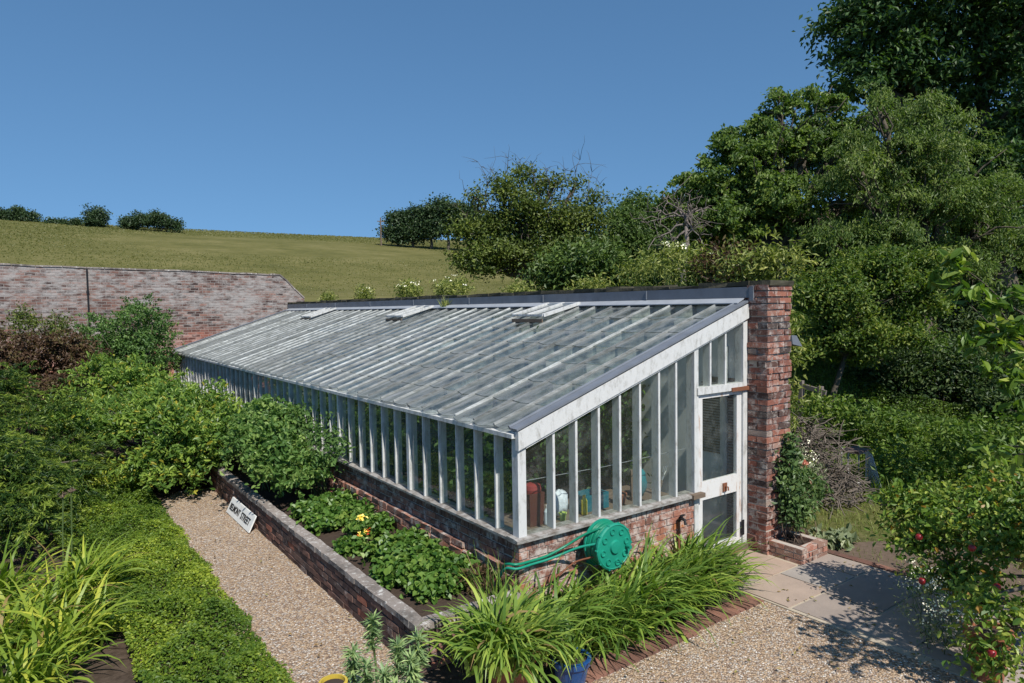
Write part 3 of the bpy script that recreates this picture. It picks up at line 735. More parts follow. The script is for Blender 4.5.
mb = MB(); mb.box(2.50, 3.345, -.02, .10, 1.985, 2.065); mb.build('lintel', MT['white'], gh)
mb = MB(); mb.box(3.1, 3.43, -.035, .0, 1.975, 2.02); mb.build('lintel_plate', MT['rust'], gh)
# door
rustw = paint_mat('rust_streaked_paint', (.64, .63, .61), (.34, .16, .06), .53, .68, (4, 4, .8))
dr = MB(); dr.box(2.53, 2.62, .015, .06, .1, 1.98); dr.box(3.25, 3.34, .015, .06, .1, 1.98)
dr.box(2.62, 3.25, .0155, .0595, .76, .97); dr.box(2.62, 3.25, .0155, .0595, 1.93, 1.98); dr.box(2.62, 3.25, .0155, .0595, .1, .2)
door = dr.build('door', rustw, gh)
mb = MB(); mb.add([(2.62, .035, .2), (3.25, .035, .2), (3.25, .035, .76), (2.62, .035, .76)], [(0, 1, 2, 3)]); mb.build('pane', MT['glass'], door)

mb = MB(); mb.add([(2.62, .035, .97), (3.25, .035, .97), (3.25, .035, 1.93), (2.62, .035, 1.93)], [(0, 1, 2, 3)]); mb.build('pane', MT['glass'], door)
mb = MB(); mb.box(2.98, 3.05, .0, .0152, .80, .90); mb.tube([(3.015, .0, .86), (3.015, -.04, .86), (3.015, -.045, .82)], .009, 6); mb.build('latch', MT['rust'], door)
mb = MB(); mb.box(3.31, 3.36, -.016, -.006, .22, .40); mb.tube([(3.335, -.016, .24), (3.335, -.016, .38)], .012, 6); mb.build('hinge', MT['dark'], door)
mb = MB(); mb.box(2.45, 3.42, -.035, .12, .03, .10); mb.build('threshold', MT['oldwood'], gh)
mb = MB(); mb.box(2.36, 2.56, -.075, -.008, .83, .88); mb.build('sill_end', MT['oldwood'], gh)
# roof
NC = 7; mb = MB(); th = math.atan(SL); dirx = math.cos(th); dirz = math.sin(th); SLEN = 3.40/dirx; PANE = []
for k in range(NP):
    a, b = k*PW+.012, (k+1)*PW-.012
    for c in range(NC):
        s0 = SLEN*c/NC-.025+rnd.uniform(-.02, .02); s1 = SLEN*(c+1)/NC+.02
        j = [rnd.uniform(-.003, .003) for _ in range(4)]
        def pt(s, y, up): return (s*dirx-up*dirz, y, HE+s*dirz+up*dirx)
        mid = (a+b)/2; cv = rnd.uniform(.01, .05)
        P = [pt(s0, a, .011+j[0]), pt(s0-cv, mid, .012), pt(s0, b, .011+j[1]), pt(s1, b, .002+j[2]), pt(s1, a, .002+j[3])]
        E = [pt(s0, a, .006+j[0]), pt(s0-cv, mid, .007), pt(s0, b, .006+j[1])]
        mb.add(P+E, [(0, 1, 2, 3, 4), (1, 0, 5, 6), (2, 1, 6, 7)], rnd.random())
        Y = k/NP; PANE += [(0, 0, Y), (0, .5, Y), (0, 1, Y), (1, 1, Y), (1, 0, Y), (0, 0, Y), (0, .5, Y), (0, 1, Y)]
roof = mb.build('roof', MT['roofglass'], gh)
pa = roof.data.attributes.new('pane', 'FLOAT_VECTOR', 'POINT'); pa.data.foreach_set('vector', np.array(PANE, np.float32).ravel())
for k in range(1, NP):
    mb = MB(); y = k*PW
    mb.bar((-.01, y, roofz(-.01)+.005), (3.40, y, roofz(3.40)+.005), .021, .046, tint=rnd.random()); mb.bar((.11, y, roofz(.11)-.068), (3.37, y, roofz(3.37)-.068), .024, .10, tint=rnd.uniform(.5, .9))
    mb.build('rafter', MT['rafterwood'], roof)
for k in range(6, NP, 6):
    mb = MB(); mb.bar((.05, k*PW, roofz(.05)-.075), (3.40, k*PW, roofz(3.4)-.075), .05, .10); mb.build('principal_rafter', MT['white2'], roof)
mb = MB()
for x in (1.15, 2.3): mb.box(x-.03, x+.03, .02, LEN-.05, roofz(x)-.20, roofz(x)-.13)
mb.build('purlin', MT['white2'], roof)
# lead capping over the gable edge, apron and upstand
mb = MB(); mb.bar((-.03, .028, roofz(-.03)+.018), (3.425, .028, roofz(3.425)+.018), .12, .02); mb.tube([(-.03, .09, roofz(-.03)+.032), (3.42, .09, roofz(3.42)+.032)], .014, 8)
mb.build('edge_flashing', MT['lead'], gh)
mb = MB(); mb.bar((.0, LEN-.06, roofz(0)+.035), (3.42, LEN-.06, roofz(3.42)+.035), .16, .02); mb.build('edge_flashing', MT['lead'], gh)
mb = MB(); mb.prism([(3.28, roofz(3.28)+.034), (3.422, roofz(3.42)+.05), (3.422, roofz(3.42)+.062), (3.28, roofz(3.28)+.046)], 'y', .03, LEN-.15); mb.build('apron_flashing', MT['leadlight'], gh)
mb = MB(); mb.box(3.408, 3.428, -.045, LEN-.02, roofz(3.42)+.06, 3.205)
y = 1.6
while y < 17: mb.tube([(3.406, y, roofz(3.42)+.065), (3.406, y, 3.20)], .011, 5); y += 2.3
mb.prism([(3.402, 3.04), (3.432, 3.04), (3.432, 3.208), (3.402, 3.208)], 'y', -.10, -.046)
mb.build('upstand_flashing', MT['lead'], gh)
# vents
for y0, y1, lift in ((2.92, 3.68, .075), (7.5, 8.22, .055), (12.88, 13.6, .03)):
    mb = MB()
    def rp(x, y, up): return (x, y, roofz(x)+up)
    for y in (y0, (y0+y1)/2, y1): mb.bar(rp(2.62, y, .05+lift), rp(3.34, y, .06), .05, .045)
    mb.bar(rp(2.63, y0, .05+lift), rp(2.63, y1, .05+lift), .05, .03)
    mb.bar(rp(3.32, y0, .058), rp(3.32, y1, .058), .05, .03)
    v = mb.build('roof_vent', MT['white2'], gh)
    mb = MB(); mb.add([rp(2.63, y0, .05+lift), rp(2.63, y1, .05+lift), rp(3.32, y1, .058), rp(3.32, y0, .058)], [(0, 1, 2, 3)]); mb.build('pane', MT['ventglass'], v)
    mb = MB(); mb.box(2.60, 2.62, y0, y1, roofz(2.62)+.02, roofz(2.62)+.02+lift*.7); mb.build('vent_gap_shade', MT['oldwood'], v)  # solid dark strip standing in for the shaded opening under the raised vent
# inside
mb = MB(); mb.box(.12, 3.38, .14, LEN-.02, .0, .02); mb.build('floor', MT['concrete'], gh)
mb = MB(); mb.box(3.385, 3.425, .13, LEN-.02, .02, 3.0); mb.build('limewashed_lining', MT['whitewash'], gh)
mb = MB(); mb.tube([(.1, .14, 1.36), (1.2, .14, 1.34), (2.45, .14, 1.36)], .004, 5); mb.build('wire', MT['greymetal'], gh)
slat = MB(); ya = on_x(702, 430, 3.36)[1]; yb = on_x(720.5, 430, 3.36)[1]; yc = on_x(727.5, 430, 3.36)[1]; yd = on_x(740, 430, 3.36)[1]
for k in range(26):
    z = 1.16+k*.034; slat.box(3.35, 3.372, yb, ya, z, z+.02); 
for k in range(58):
    z = .10+k*.034; slat.box(3.35, 3.372, yd, yc, z, z+.02)
scr = empty('louvre_screen', (3.36, (ya+yd)/2, .02), 'dark louvred screen on the inner wall seen through the door panes', 'screen')
slat.build('slats', plain('dark_slats', (.20, .20, .21), .6), scr)
mb = MB(); mb.box(3.345, 3.38, yc+.003, yb-.003, .02, 2.5); mb.build('upright', MT['white'], scr)
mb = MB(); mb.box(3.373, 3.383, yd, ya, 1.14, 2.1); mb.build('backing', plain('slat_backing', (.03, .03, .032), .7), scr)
mb = MB(); mb.box(.16, 2.35, .17, .85, .80, .83)
pbr = empty('potting_bench', (1.2, .5, .02), 'wooden potting bench inside the gable windows', 'bench')
mb.build('bench_top', MT['oldwood'], pbr)
for x, y in ((.2, .2), (2.3, .2), (.2, .8), (2.3, .8)):
    mb = MB(); mb.box(x-.03, x+.03, y-.03, y+.03, .02, .80); mb.build('leg', MT['oldwood'], pbr)
def pot(name, label, c, r, h, mat, cat='pot', rim=True, group=None, soil=True):
    root = empty(name, c, label, cat, group); mb = MB()
    pr = [(r*.62, 0), (r*.66, .01*h), (r*.96, h*.82)]
    if rim: pr += [(r*1.06, h*.83), (r*1.08, h*.98), (r*1.02, h)]
    else: pr += [(r, h)]
    pr += [(r*.88, h), (r*.84, h*.88)]
    mb.lathe(c, pr, 24); mb.build('pot_body', mat, root, smooth=False)
    if soil:
        mb = MB(); mb.lathe((c[0], c[1], c[2]+h*.86), [(r*.80, 0), (r*.83, .012), (r*.3, .02)], 18); mb.build('soil', plain('potting_soil', (.05, .035, .028), .95), root)
    return root
# things on the bench
Z = .832
t = empty('storage_bin', (.42, .36, Z), 'brown bin with a red lid behind the first gable pane', 'bin')
mb = MB(); mb.hexa([(.36, .3, Z), (.52, .3, Z), (.52, .44, Z), (.36, .44, Z), (.34, .28, Z+.33), (.53, .28, Z+.33), (.53, .45, Z+.33), (.34, .45, Z+.33)]); mb.build('bin_body', plain('brown_plastic', (.10, .035, .025), .5), t)
mb = MB(); mb.lathe((.44, .365, Z+.331), [(.085, 0), (.09, .03), (.08, .07), (.045, .085)], 18); mb.build('lid', plain('red_plastic', (.25, .04, .035), .5), t)
t = empty('spray_bottle', (.55, .27, Z), 'white bottle with blue liquid between the first two gable bars', 'bottle')
mb = MB(); mb.lathe((.55, .27, Z), [(.03, 0), (.034, .01), (.034, .13), (.02, .16), (.014, .165)], 16); mb.build('bottle_body', plain('white_plastic', (.62, .7, .74), .35), t)
mb = MB(); mb.lathe((.55, .27, Z+.165), [(.016, 0), (.016, .03)], 12); mb.build('cap', plain('pale_cap', (.7, .7, .7), .4), t)
mb = MB(); mb.blob((.83, .42, Z+.13), (.10, .09, .13), 14, 10, .18); tag(mb.build('plastic_sack', plain('white_sack', (.66, .70, .76), .45, .1, 9, .4, 0, .5, .05), smooth=True), 'crumpled white plastic sack on the potting bench', 'sack')
pot('paint_pot', 'small green and white tub in front of the plastic sack', (.75, .27, Z), .04, .085, plain('lime_tub', (.45, .55, .12), .5), soil=False)
t = empty('spray_bottle', (1.05, .28, Z), 'yellow bottle behind the third gable bar', 'bottle')
mb = MB(); mb.lathe((1.05, .28, Z), [(.03, 0), (.033, .01), (.033, .15), (.02, .175)], 16); mb.build('bottle_body', plain('yellow_plastic', (.65, .55, .05), .4), t)
mb = MB(); mb.lathe((1.05, .28, Z+.175), [(.017, 0), (.017, .03)], 12); mb.build('cap', plain('yellow_cap', (.6, .45, .03), .4), t)
t = empty('crate', (1.27, .42, Z), 'teal plastic crate in the middle of the potting bench', 'crate')
mb = MB()
for a in ((1.10, 1.12, .32, .54), (1.42, 1.44, .32, .54), (1.12, 1.42, .32, .335), (1.12, 1.42, .525, .54)): mb.box(*a, Z, Z+.17)
mb.build('crate_side', plain('teal_plastic', (.015, .13, .17), .45), t)
mb = MB(); mb.box(1.12, 1.42, .335, .525, Z+.02, Z+.05); mb.build('crate_floor', plain('teal_plastic_floor', (.015, .10, .13), .45), t)
pot('flower_pot', 'terracotta pot with no plant left of the brown stake', (1.63, .33, Z), .065, .12, MT['terracotta'])
mb = MB(); mb.bar((1.83, .34, Z), (1.84, .36, Z+.34), .045, .045); mb.bar((1.80, .35, Z+.02), (1.88, .35, Z+.02), .05, .04); tag(mb.build('wooden_stake', MT['twig']), 'brown wooden stake standing on the potting bench', 'stake')
mb = MB(); mb.blob((2.03, .42, Z+.15), (.085, .07, .15), 12, 8, .15); tag(mb.build('folded_bag', plain('teal_cloth', (.02, .17, .20), .8), smooth=True), 'teal bag slumped near the door end of the bench', 'bag')
t = empty('hand_fork', (2.26, .3, Z), 'garden hand fork leaning beside the door jamb', 'tool')
mb = MB(); mb.tube([(2.2, .3, Z+.02), (2.27, .31, Z+.16)], .014, 8); mb.build('handle', MT['oldwood'], t)
mb = MB(); mb.tube([(2.27, .31, Z+.16), (2.30, .31, Z+.21)], .008, 6)
for d in (-.03, 0, .03): mb.tube([(2.30, .31, Z+.21), (2.31+d, .31, Z+.26), (2.33+d, .31, Z+.32)], .005, 5)
mb.build('tines', MT['greymetal'], t)
# plants inside
for i, (x, y, r, h, lab) in enumerate(((.75, 1.5, .42, 1.55, 'leafy vine just behind the corner of the glasshouse'), (1.7, 1.7, .5, 1.8, 'tall leafy tomato plant behind the middle gable panes'), (1.2, 3.2, .6, 1.7, 'bushy green plant deeper inside the glasshouse'), (.7, 4.6, .45, 1.4, 'leafy plant behind the front panes past the first post'), (.8, 6.6, .5, 1.5, 'leafy plant behind the front panes past the second post'), (2.4, 3.6, .6, 2.0, 'dark vine reaching the roof glass near the first vent'), (.75, 9.2, .55, 1.5, 'leafy plant behind the far front panes'), (2.3, 6.6, .7, 2.1, 'dense vine under the second roof vent'), (2.95, 1.75, .42, 2.4, 'vine on the inner wall behind the middle gable panes'), (2.95, 2.7, .5, 2.5, 'vine on the inner wall behind the left gable panes'), (1.7, 5.2, .6, 1.8, 'leafy plant under the roof between the vents'), (1.9, 9.0, .8, 1.9, 'leafy plant in the far half of the glasshouse'), (1.15, 2.2, .75, 2.0, 'dense vine filling the near corner under the roof'), (2.3, 2.3, .8, 2.4, 'dense vine under the roof behind the door post'), (1.5, 4.1, .85, 2.1, 'spreading vine under the roof below the nearest vent'))):
    bush('greenhouse_plant', lab, 'plant', (x, y, .02), [(np.array([x, y, h*.55]), (r, r, h*.45)), (np.array([x, y, h*.3]), (r*.8, r*.8, h*.28))], MT['vine'], 340, 10, .11, .095, .06, 8, .012, MT['stem'], 'plants growing inside the greenhouse', six=True)

# ================================================================== RAISED BED
rb = empty('raised_bed', (-.55, 4, 0), 'long low brick raised bed with lichen-spotted coping', 'raised bed')
mb = MB(); run(mb, 'y', -.10, 8.6, -1.12, -1.01, 0, .36, jit=.006, tl=0); mb.build('side_wall', [MT['brickB'], MT['mortar_dark']], rb)
mb = MB(); run(mb, 'x', -1.0, -.08, -.10, .005, 0, .36, jit=.005, tl=.3); mb.build('end_wall', [MT['brickB'], MT['mortar_dark']], rb)
mb = MB(); y = .02
while y < 8.6: L = rnd.uniform(.2, .235); mb.jbox(-1.13, -1.0, y, y+L, .362, .418, .006, rnd.random()); y += L+.008
x = -1.13
while x < -.12: L = rnd.uniform(.2, .23); mb.jbox(x, x+L, -.115, .012, .362, .418, .006, rnd.random()); x += L+.008
mb.build('coping', MT['brickC'], rb)

# street sign leaning on the bed
sg = empty('street_sign', (-1.2, 5.07, 0), 'white street name plate leaning against the raised bed', 'sign')
mb = MB(); y0, y1 = 4.46, 5.69
mb.hexa([(-1.262, y0, .02), (-1.245, y0, .02), (-1.245, y1, .02), (-1.262, y1, .02), (-1.162, y0, .225), (-1.145, y0, .225), (-1.145, y1, .225), (-1.162, y1, .225)])
mb.build('plate', plain('white_enamel', (.74, .74, .71), .4, .12, 8), sg)
zx = Vector((0, -1, 0)); upv = Vector((.10, 0, .205)).normalized(); nrm = zx.cross(upv)
for word, mid, wid in (('BELMONT', -.27, .52), ('STREET', .285, .44)):
    cu = bpy.data.curves.new('lettering', 'FONT'); cu.body = word; cu.size = .13; cu.align_x = 'CENTER'; cu.align_y = 'CENTER'; cu.extrude = .002; cu.offset = .001
    to = bpy.data.objects.new('tmp_text', cu); COL.objects.link(to); bpy.context.view_layer.update()
    tm = bpy.data.meshes.new_from_object(to.evaluated_get(bpy.context.evaluated_depsgraph_get())); bpy.data.objects.remove(to)
    co = np.array([v.co for v in tm.vertices]); sxk = wid/(co[:, 0].max()-co[:, 0].min()); cx = (co[:, 0].max()+co[:, 0].min())/2; cy = (co[:, 1].max()+co[:, 1].min())/2
    for v in tm.vertices:
        p = Vector((-1.2135, 5.075, .1225))+zx*(mid+(v.co.x-cx)*sxk)+upv*(v.co.y-cy)+nrm*(v.co.z+.0035)
        v.co = p-Vector(WLOC[sg.name])
    tm.name = 'lettering'; tm.materials.clear(); tm.materials.append(MT['dark']); link(bpy.data.objects.new('lettering', tm), sg)

# ================================================================== PLANTER BY PIER
pl = empty('brick_planter', (3.73, -.47, 0), 'small pale brick planter at the foot of the pier', 'planter')
mb = MB(); run(mb, 'y', -.70, -.28, 3.47, 3.57, 0, .2, jit=.004); run(mb, 'x', 3.575, 4.0, -.70, -.60, 0, .2, jit=.004); run(mb, 'y', -.595, -.0, 3.90, 4.0, 0, .2, jit=.004)
mb.build('planter_wall', [MT['brickT'], MT['mortar']], pl)
mb = MB(); mb.box(3.575, 3.895, -.595, -.28, .02, .15); mb.build('soil', plain('planter_soil', (.05, .035, .028), .95, .4, 14), pl)

# wall lamp on the pier
wl = empty('wall_lamp', (3.91, -.13, 2.5), 'small grey hooded lamp on the outer side of the pier', 'lamp')
mb = MB(); mb.box(3.906, 3.925, -.18, -.08, 2.38, 2.52); mb.tube([(3.925, -.13, 2.50), (4.09, -.13, 2.53)], .014, 6); mb.build('bracket', MT['dark'], wl)
mb = MB(); mb.hexa([(4.02, -.23, 2.50), (4.26, -.21, 2.46), (4.26, -.03, 2.46), (4.02, -.03, 2.50), (4.04, -.20, 2.61), (4.18, -.18, 2.60), (4.18, -.06, 2.60), (4.04, -.06, 2.61)]); mb.build('hood', plain('lamp_hood', (.12, .13, .15), .5), wl)

# hose reel
hr = empty('hose_reel', (.90, -.06, .5), 'green plastic hose reel mounted on the gable brickwork', 'hose reel')
c = (.887, -.33, .70); R0 = .225
mb = MB(); mb.lathe(c, [(R0*.96, .03), (R0, .02), (R0, -.002), (R0*.93, -.012), (R0*.90, -.006), (R0*.30, -.008), (R0*.26, -.028), (R0*.1, -.03)], 36, 'y')
for k in range(8):
    a = 2*math.pi*k/8+.2; mb.lathe((c[0]+.155*math.cos(a), c[1], c[2]+.155*math.sin(a)), [(.034, -.0065), (.032, -.018), (.022, -.018), (.018, -.009)], 14, 'y')
for k in range(10):
    a = 2*math.pi*k/10; mb.lathe((c[0]+R0*.985*math.cos(a), c[1]+.01, c[2]+R0*.985*math.sin(a)), [(.012, .012), (.012, -.016), (.006, -.018)], 8, 'y')
mb.build('reel_disc', MT['green_plastic'], hr)
mb = MB(); mb.lathe(c, [(R0*.96, .196), (R0, .19), (R0, .172), (R0*.9, .168)], 36, 'y'); mb.build('reel_disc', MT['green_plastic'], hr)
mb = MB(); mb.tube([(c[0]+.15, c[1]-.01, c[2]-.02), (c[0]+.15, c[1]-.07, c[2]-.02)], [.017, .02], 10); mb.build('crank_handle', MT['green_plastic'], hr)
mb = MB()
for k in range(10):
    yy = c[1]+.035+k*.0145; rr = R0*(.86+.05*rnd.random())
    P = [(c[0]+rr*math.cos(a), yy+.013*(a/6.28), c[2]+rr*math.sin(a)) for a in np.linspace(0, 2*math.pi, 33)]
    mb.tube(P, .0105, 7)
mb.lathe(c, [(R0*.8, .03), (R0*.8, .17)], 24, 'y')
mb.build('hose_coil', MT['hose'], hr, smooth=True)
mb = MB(); mb.box(.82, .95, -.10, -.002, .46, .66); mb.bar((.885, -.20, .56), (.885, -.06, .52), .04, .05); mb.build('wall_bracket', MT['green_plastic'], hr)
def hose(name, pts, r, mat, label):
    # smooth through the points
    P = [Vector(p) for p in pts]; out = []
    for i in range(len(P)-1):
        p0, p1, p2, p3 = P[max(i-1, 0)], P[i], P[i+1], P[min(i+2, len(P)-1)]
        for t in np.linspace(0, 1, 8, endpoint=False):
            out.append(.5*((2*p1)+(p2-p0)*t+(2*p0-5*p1+4*p2-p3)*t*t+(3*p1-p0-3*p2+p3)*t**3))
    out.append(P[-1]); mb = MB(); mb.tube(out, r, 8); o = mb.build(name, mat, None, (0, 0, 0), True); tag(o, label, 'hose'); return o
hose('garden_hose', [(.78, -.26, .885), (.66, -.16, .82), (.50, -.07, .72), (.30, -.045, .665), (.12, -.04, .655), (-.06, -.05, .665), (-.115, .02, .66), (-.10, .12, .60), (-.10, .2, .42)], .013, MT['hose'], 'upper green hose running from the reel round the corner')
hose('garden_hose', [(.71, -.30, .76), (.58, -.17, .715), (.44, -.08, .655), (.28, -.05, .628), (.12, -.045, .625), (-.07, -.06, .63), (-.13, .03, .62), (-.12, .15, .5)], .012, MT['green_plastic'], 'lower bright green hose below the first one')
hose('garden_hose', [(.70, -.25, .62), (.58, -.12, .56), (.44, -.08, .48), (.28, -.07, .42), (.1, -.08, .38), (-.1, -.12, .30)], .009, MT['rust'], 'thin reddish brown hose sagging under the green hoses')
tp = empty('garden_tap', (2.16, -.04, 0), 'dark outdoor tap on a standpipe beside the door', 'tap')
mb = MB(); mb.tube([(2.16, -.03, 0), (2.16, -.03, .62)], .014, 8); mb.build('standpipe', MT['rust'], tp)
mb = MB(); mb.tube([(2.16, -.03, .62), (2.16, -.05, .66), (2.15, -.12, .66), (2.14, -.14, .61)], [.018, .022, .016, .014], 8); mb.box(2.13, 2.19, -.09, -.07, .69, .705); mb.tube([(2.16, -.08, .66), (2.16, -.08, .70)], .008, 6); mb.build('tap_head', MT['dark'], tp)

# ================================================================== FOREGROUND PLANTS
g = 'strappy lilies along the gable wall'
spec = [((.05, -.42), 'strappy green lily at the left foot of the corner post'), ((.42, -.62), 'strappy green lily below the dangling hoses'), ((.80, -.58), 'strappy green lily right under the hose reel'), ((1.18, -.58), 'strappy green lily just right of the hose reel'), ((1.55, -.52), 'arching green lily in the middle of the brick gable'), ((1.9, -.46), 'arching green lily under the tap'), ((2.22, -.40), 'arching green lily beside the door step'), ((1.35, -.30), 'upright lily against the gable bricks right of the reel'), ((.62, -.25), 'short lily against the bricks left of the reel'), ((2.05, -.2), 'lily leaning over the tap standpipe')]
for (x, y), lab in spec:
    strap_clump('lily_clump', lab, (x, y, .015), 190, rnd.uniform(.62, .78), .031, MT['lily'], .11, (.06, -.10), g, droop=2.0)
strap_clump('lily_clump', 'big pale green strappy lily spilling over the terracotta pot', (-.68, -.70, .28), 400, .60, .034, MT['palelily'], .15, (.02, -.04), None, droop=2.4)
pot('flower_pot', 'terracotta pot under the big strappy lily', (-.62, -.70, .008), .22, .31, MT['terracotta'])
pot('flower_pot', 'blue glazed pot beside the brick edging', (-.26, -1.02, .008), .15, .27, MT['blueglaze'])
strap_clump('lily_clump', 'small strappy lily growing in the blue pot', (-.26, -1.0, .24), 90, .40, .018, MT['lily'], .07, (-.05, 0), None, droop=1.5)
# yellow lilies on the left
g = 'yellow green lilies in the left border'
for (x, y), lab, n in (((-3.75, 1.55), 'yellow green lily clump at the bottom left corner', 143), ((-3.45, 2.1), 'yellow green lily clump above the bare soil patch', 143), ((-3.5, 2.9), 'yellow green lily clump in the middle of the left border', 132), ((-3.85, 2.5), 'yellow green lily clump at the left edge of the picture', 121), ((-3.25, 3.35), 'yellow green lily clump reaching into the ground cover', 110), ((-3.9, 3.6), 'greener lily clump in front of the feathery conifer', 110)):
    strap_clump('day_lily', lab, (x, y, .01), n, int(n*0+1) and rnd.uniform(.62, .82), .032, MT['yellowlily'], .13, (.06, -.05), g, droop=2.2)
# flower stalks
fs = empty('flower_stalk', (-3.36, 4.2, 0), 'two thin stalks with seed heads above the left lilies', 'plant')
mb = MB(); mb.tube([(-3.36, 4.2, 0), (-3.35, 4.2, .5), (-3.33, 4.18, .92)], .008, 6); mb.tube([(-3.28, 4.25, 0), (-3.26, 4.25, .5), (-3.25, 4.22, .95)], .008, 6); mb.build('stem', MT['stem'], fs)
for q in ((-3.33, 4.18, .95), (-3.25, 4.22, .98)): foliage('seed_head', MT['twig'], fs, [(np.array(q), (.03, .03, .04))], 8, 4, .012, .045, .014)
# ground cover
def cover(name, label, xr, yr, n, hfun, mat, L, Wd, cat='plant', inside=None):
    x = RNG.uniform(*xr, n); y = RNG.uniform(*yr, n)
    if inside is not None:
        k = inside(x, y); x, y = x[k], y[k]
    m = len(x); h = hfun(x, y)
    z = terr(x, y)+h*(1-.5*RNG.random(m)**2)
    C = np.stack([x, y, z], 1); D = RNG.normal(size=(m, 3))*np.array([1, 1, .5])+np.array([0, 0, .25]); N = np.array([0, 0, .9])+RNG.normal(size=(m, 3))*.5
    s = RNG.uniform(.6, 1.3, m); pt = .45+.25*np.sin(x*3.1+1)*np.sin(y*2.7)+.12*np.sin(x*9)*np.sin(y*8)
    o = mesh_np(name, *leaf_arrays(C, D, N, L*s, Wd*s, np.clip(pt-.10+.22*np.sin(x*1.7+2)*np.sin(y*1.1+.5)+RNG.normal(0, .22, m), 0, .93)), mat)
    tag(o, label, cat, kind='stuff'); return o
def gch(x, y):
    d = np.clip((-1.93-x)/.3, .12, 1)
    return d*(.15+.06*np.sin(x*7+1)*np.sin(y*6)+.05*np.sin(x*13)*np.sin(y*11)+.04*np.sin(y*3.3+x*2))
cover('ground_cover', 'bright green low ground cover beside the gravel path', (-3.4, -1.9), (-.4, 8.4), 95000, gch, MT['groundcover'], .034, .022,
      inside=lambda x, y: (x < -1.99+.025*np.sin(y*4)+.02*np.sin(y*11)+.02*RNG.normal(size=len(x))) & (x > -3.35+.12*np.sin(y*3)) & ~((x < -3.0) & (y < 2.0)))
# strawberries in the bed
g = 'leafy plants in the raised bed'
k = 0
labs = ['leafy strawberry plant at the near end of the raised bed', 'leafy strawberry plant against the plinth near the corner', 'leafy strawberry plant next to the near coping', 'leafy strawberry plant in the middle of the near patch', 'leafy strawberry plant beside the seed label', 'leafy strawberry plant by the yellow flower', 'leafy plant just beyond the yellow flower', 'leafy plant in the far patch against the coping', 'leafy plant in the far patch against the glasshouse wall', 'leafy plant in front of the tall green canes', 'leafy plant at the foot of the tall canes', 'small leafy seedling on the bare soil of the bed']
for (x, y, r) in ((-.55, .62, .26), (-.28, .75, .25), (-.72, 1.05, .22), (-.40, 1.2, .28), (-.5, 1.65, .26), (-.2, 1.75, .2), (-.35, 2.55, .24), (-.72, 3.05, .22), (-.35, 3.15, .26), (-.65, 3.6, .26), (-.3, 3.75, .26), (-.82, 2.05, .12)):
    bush('strawberry_plant', labs[k], 'plant', (x, y, .33), [(np.array([x, y, .37]), (r, r, r*.62))], MT['strawberry'], int(760*r), 6, .045, .066, .055, 8, .005, MT['stem'], g, six=True, floor=.34, shell=.6, up=.9); k += 1
fl = bush('bedding_flower', 'yellow and rust flowering plant in the raised bed', 'flower', (-.52, 2.3, .33), [(np.array([-.52, 2.3, .45]), (.14, .14, .12))], MT['strawberry'], 26, 5, .03, .07, .05, 6, .005, MT['stem'], six=True)
for q, w in (((-.50, 2.38, .58), .045), ((-.62, 2.12, .48), .035)): foliage('yellow_flower', MT['yellow_petal'], fl, [(np.array(q), (w, w, w))], 5, 5, .018, .042, .026)
for q in ((-.55, 2.18, .48), (-.60, 2.28, .43)): foliage('rust_flower', MT['red_petal'], fl, [(np.array(q), (.05, .05, .04))], 3, 4, .016, .04, .022)
mb = MB(); mb.bar((-.4, 2.05, .40), (-.02, 2.05, .40), .02, .03); tag(mb.build('wooden_batten', plain('pale_batten', (.42, .36, .24), .8)), 'pale timber batten lying across the raised bed', 'batten')
dry = bush('dry_plant', 'reddish dying plant at the corner of the raised bed', 'plant', (-.22, .38, .33), [(np.array([-.22, .38, .42]), (.18, .16, .12))], MT['redbush'], 40, 5, .04, .07, .03, 8, .004, MT['twig'])
strap_clump('rushes', 'few thin upright grass blades at the bed corner', (-.2, .05, .2), 60, .62, .010, MT['lily'], .09, (0, 0), None, droop=.5, lean0=.2)
# euphorbia
eu = empty('euphorbia', (-1.36, -.42, 0), 'grey green spurge stems with whorled tips at the bottom edge', 'plant')
mb = MB(); tips = []
for u, v, s in ((372, 622, 5.0), (353, 652, 4.75), (398, 648, 4.75), (411, 662, 4.6), (384, 676, 4.5), (366, 668, 4.6), (396, 690, 4.4), (418, 640, 4.9), (352, 700, 4.4), (375, 700, 4.4)):
    p = at(u, v, s); tips.append(p); q = np.array([p[0]+rnd.uniform(-.05, .05), p[1]+rnd.uniform(-.05, .05), 0.0]); limb(mb, q, p, .009, .007, 4, .05, 6)
mb.build('stem', MT['stem'], eu)
Cs = []; Ds = []; Ns = []
for p in tips:
    n = 170
    a = RNG.uniform(0, 6.28, n); el = RNG.uniform(-.35, 1.3, n); d = np.stack([np.cos(a)*np.cos(el), np.sin(a)*np.cos(el), np.sin(el)], 1)
    hgt = RNG.uniform(-.22, .02, n)
    Cs.append(p+d*.045+np.stack([0*a, 0*a, hgt], 1)); Ds.append(d); Ns.append(np.array([0, 0, 1])+.2*RNG.normal(size=(n, 3)))
Cs, Ds, Ns = map(np.concatenate, (Cs, Ds, Ns)); m = len(Cs)
mesh_np('whorl', *leaf_arrays(Cs, Ds, Ns, RNG.uniform(.07, .12, m), RNG.uniform(.013, .019, m), np.clip(RNG.normal(.45, .25, m), 0, .93)), MT['euphorbia'], eu)
yp = pot('garden_pot', 'yellow rimmed pot peeping in at the bottom edge', tuple(at(333, 681, 4.3)-np.array([0, 0, .25])), .085, .25, plain('mustard_glaze', (.5, .36, .05), .4, .3, 8))

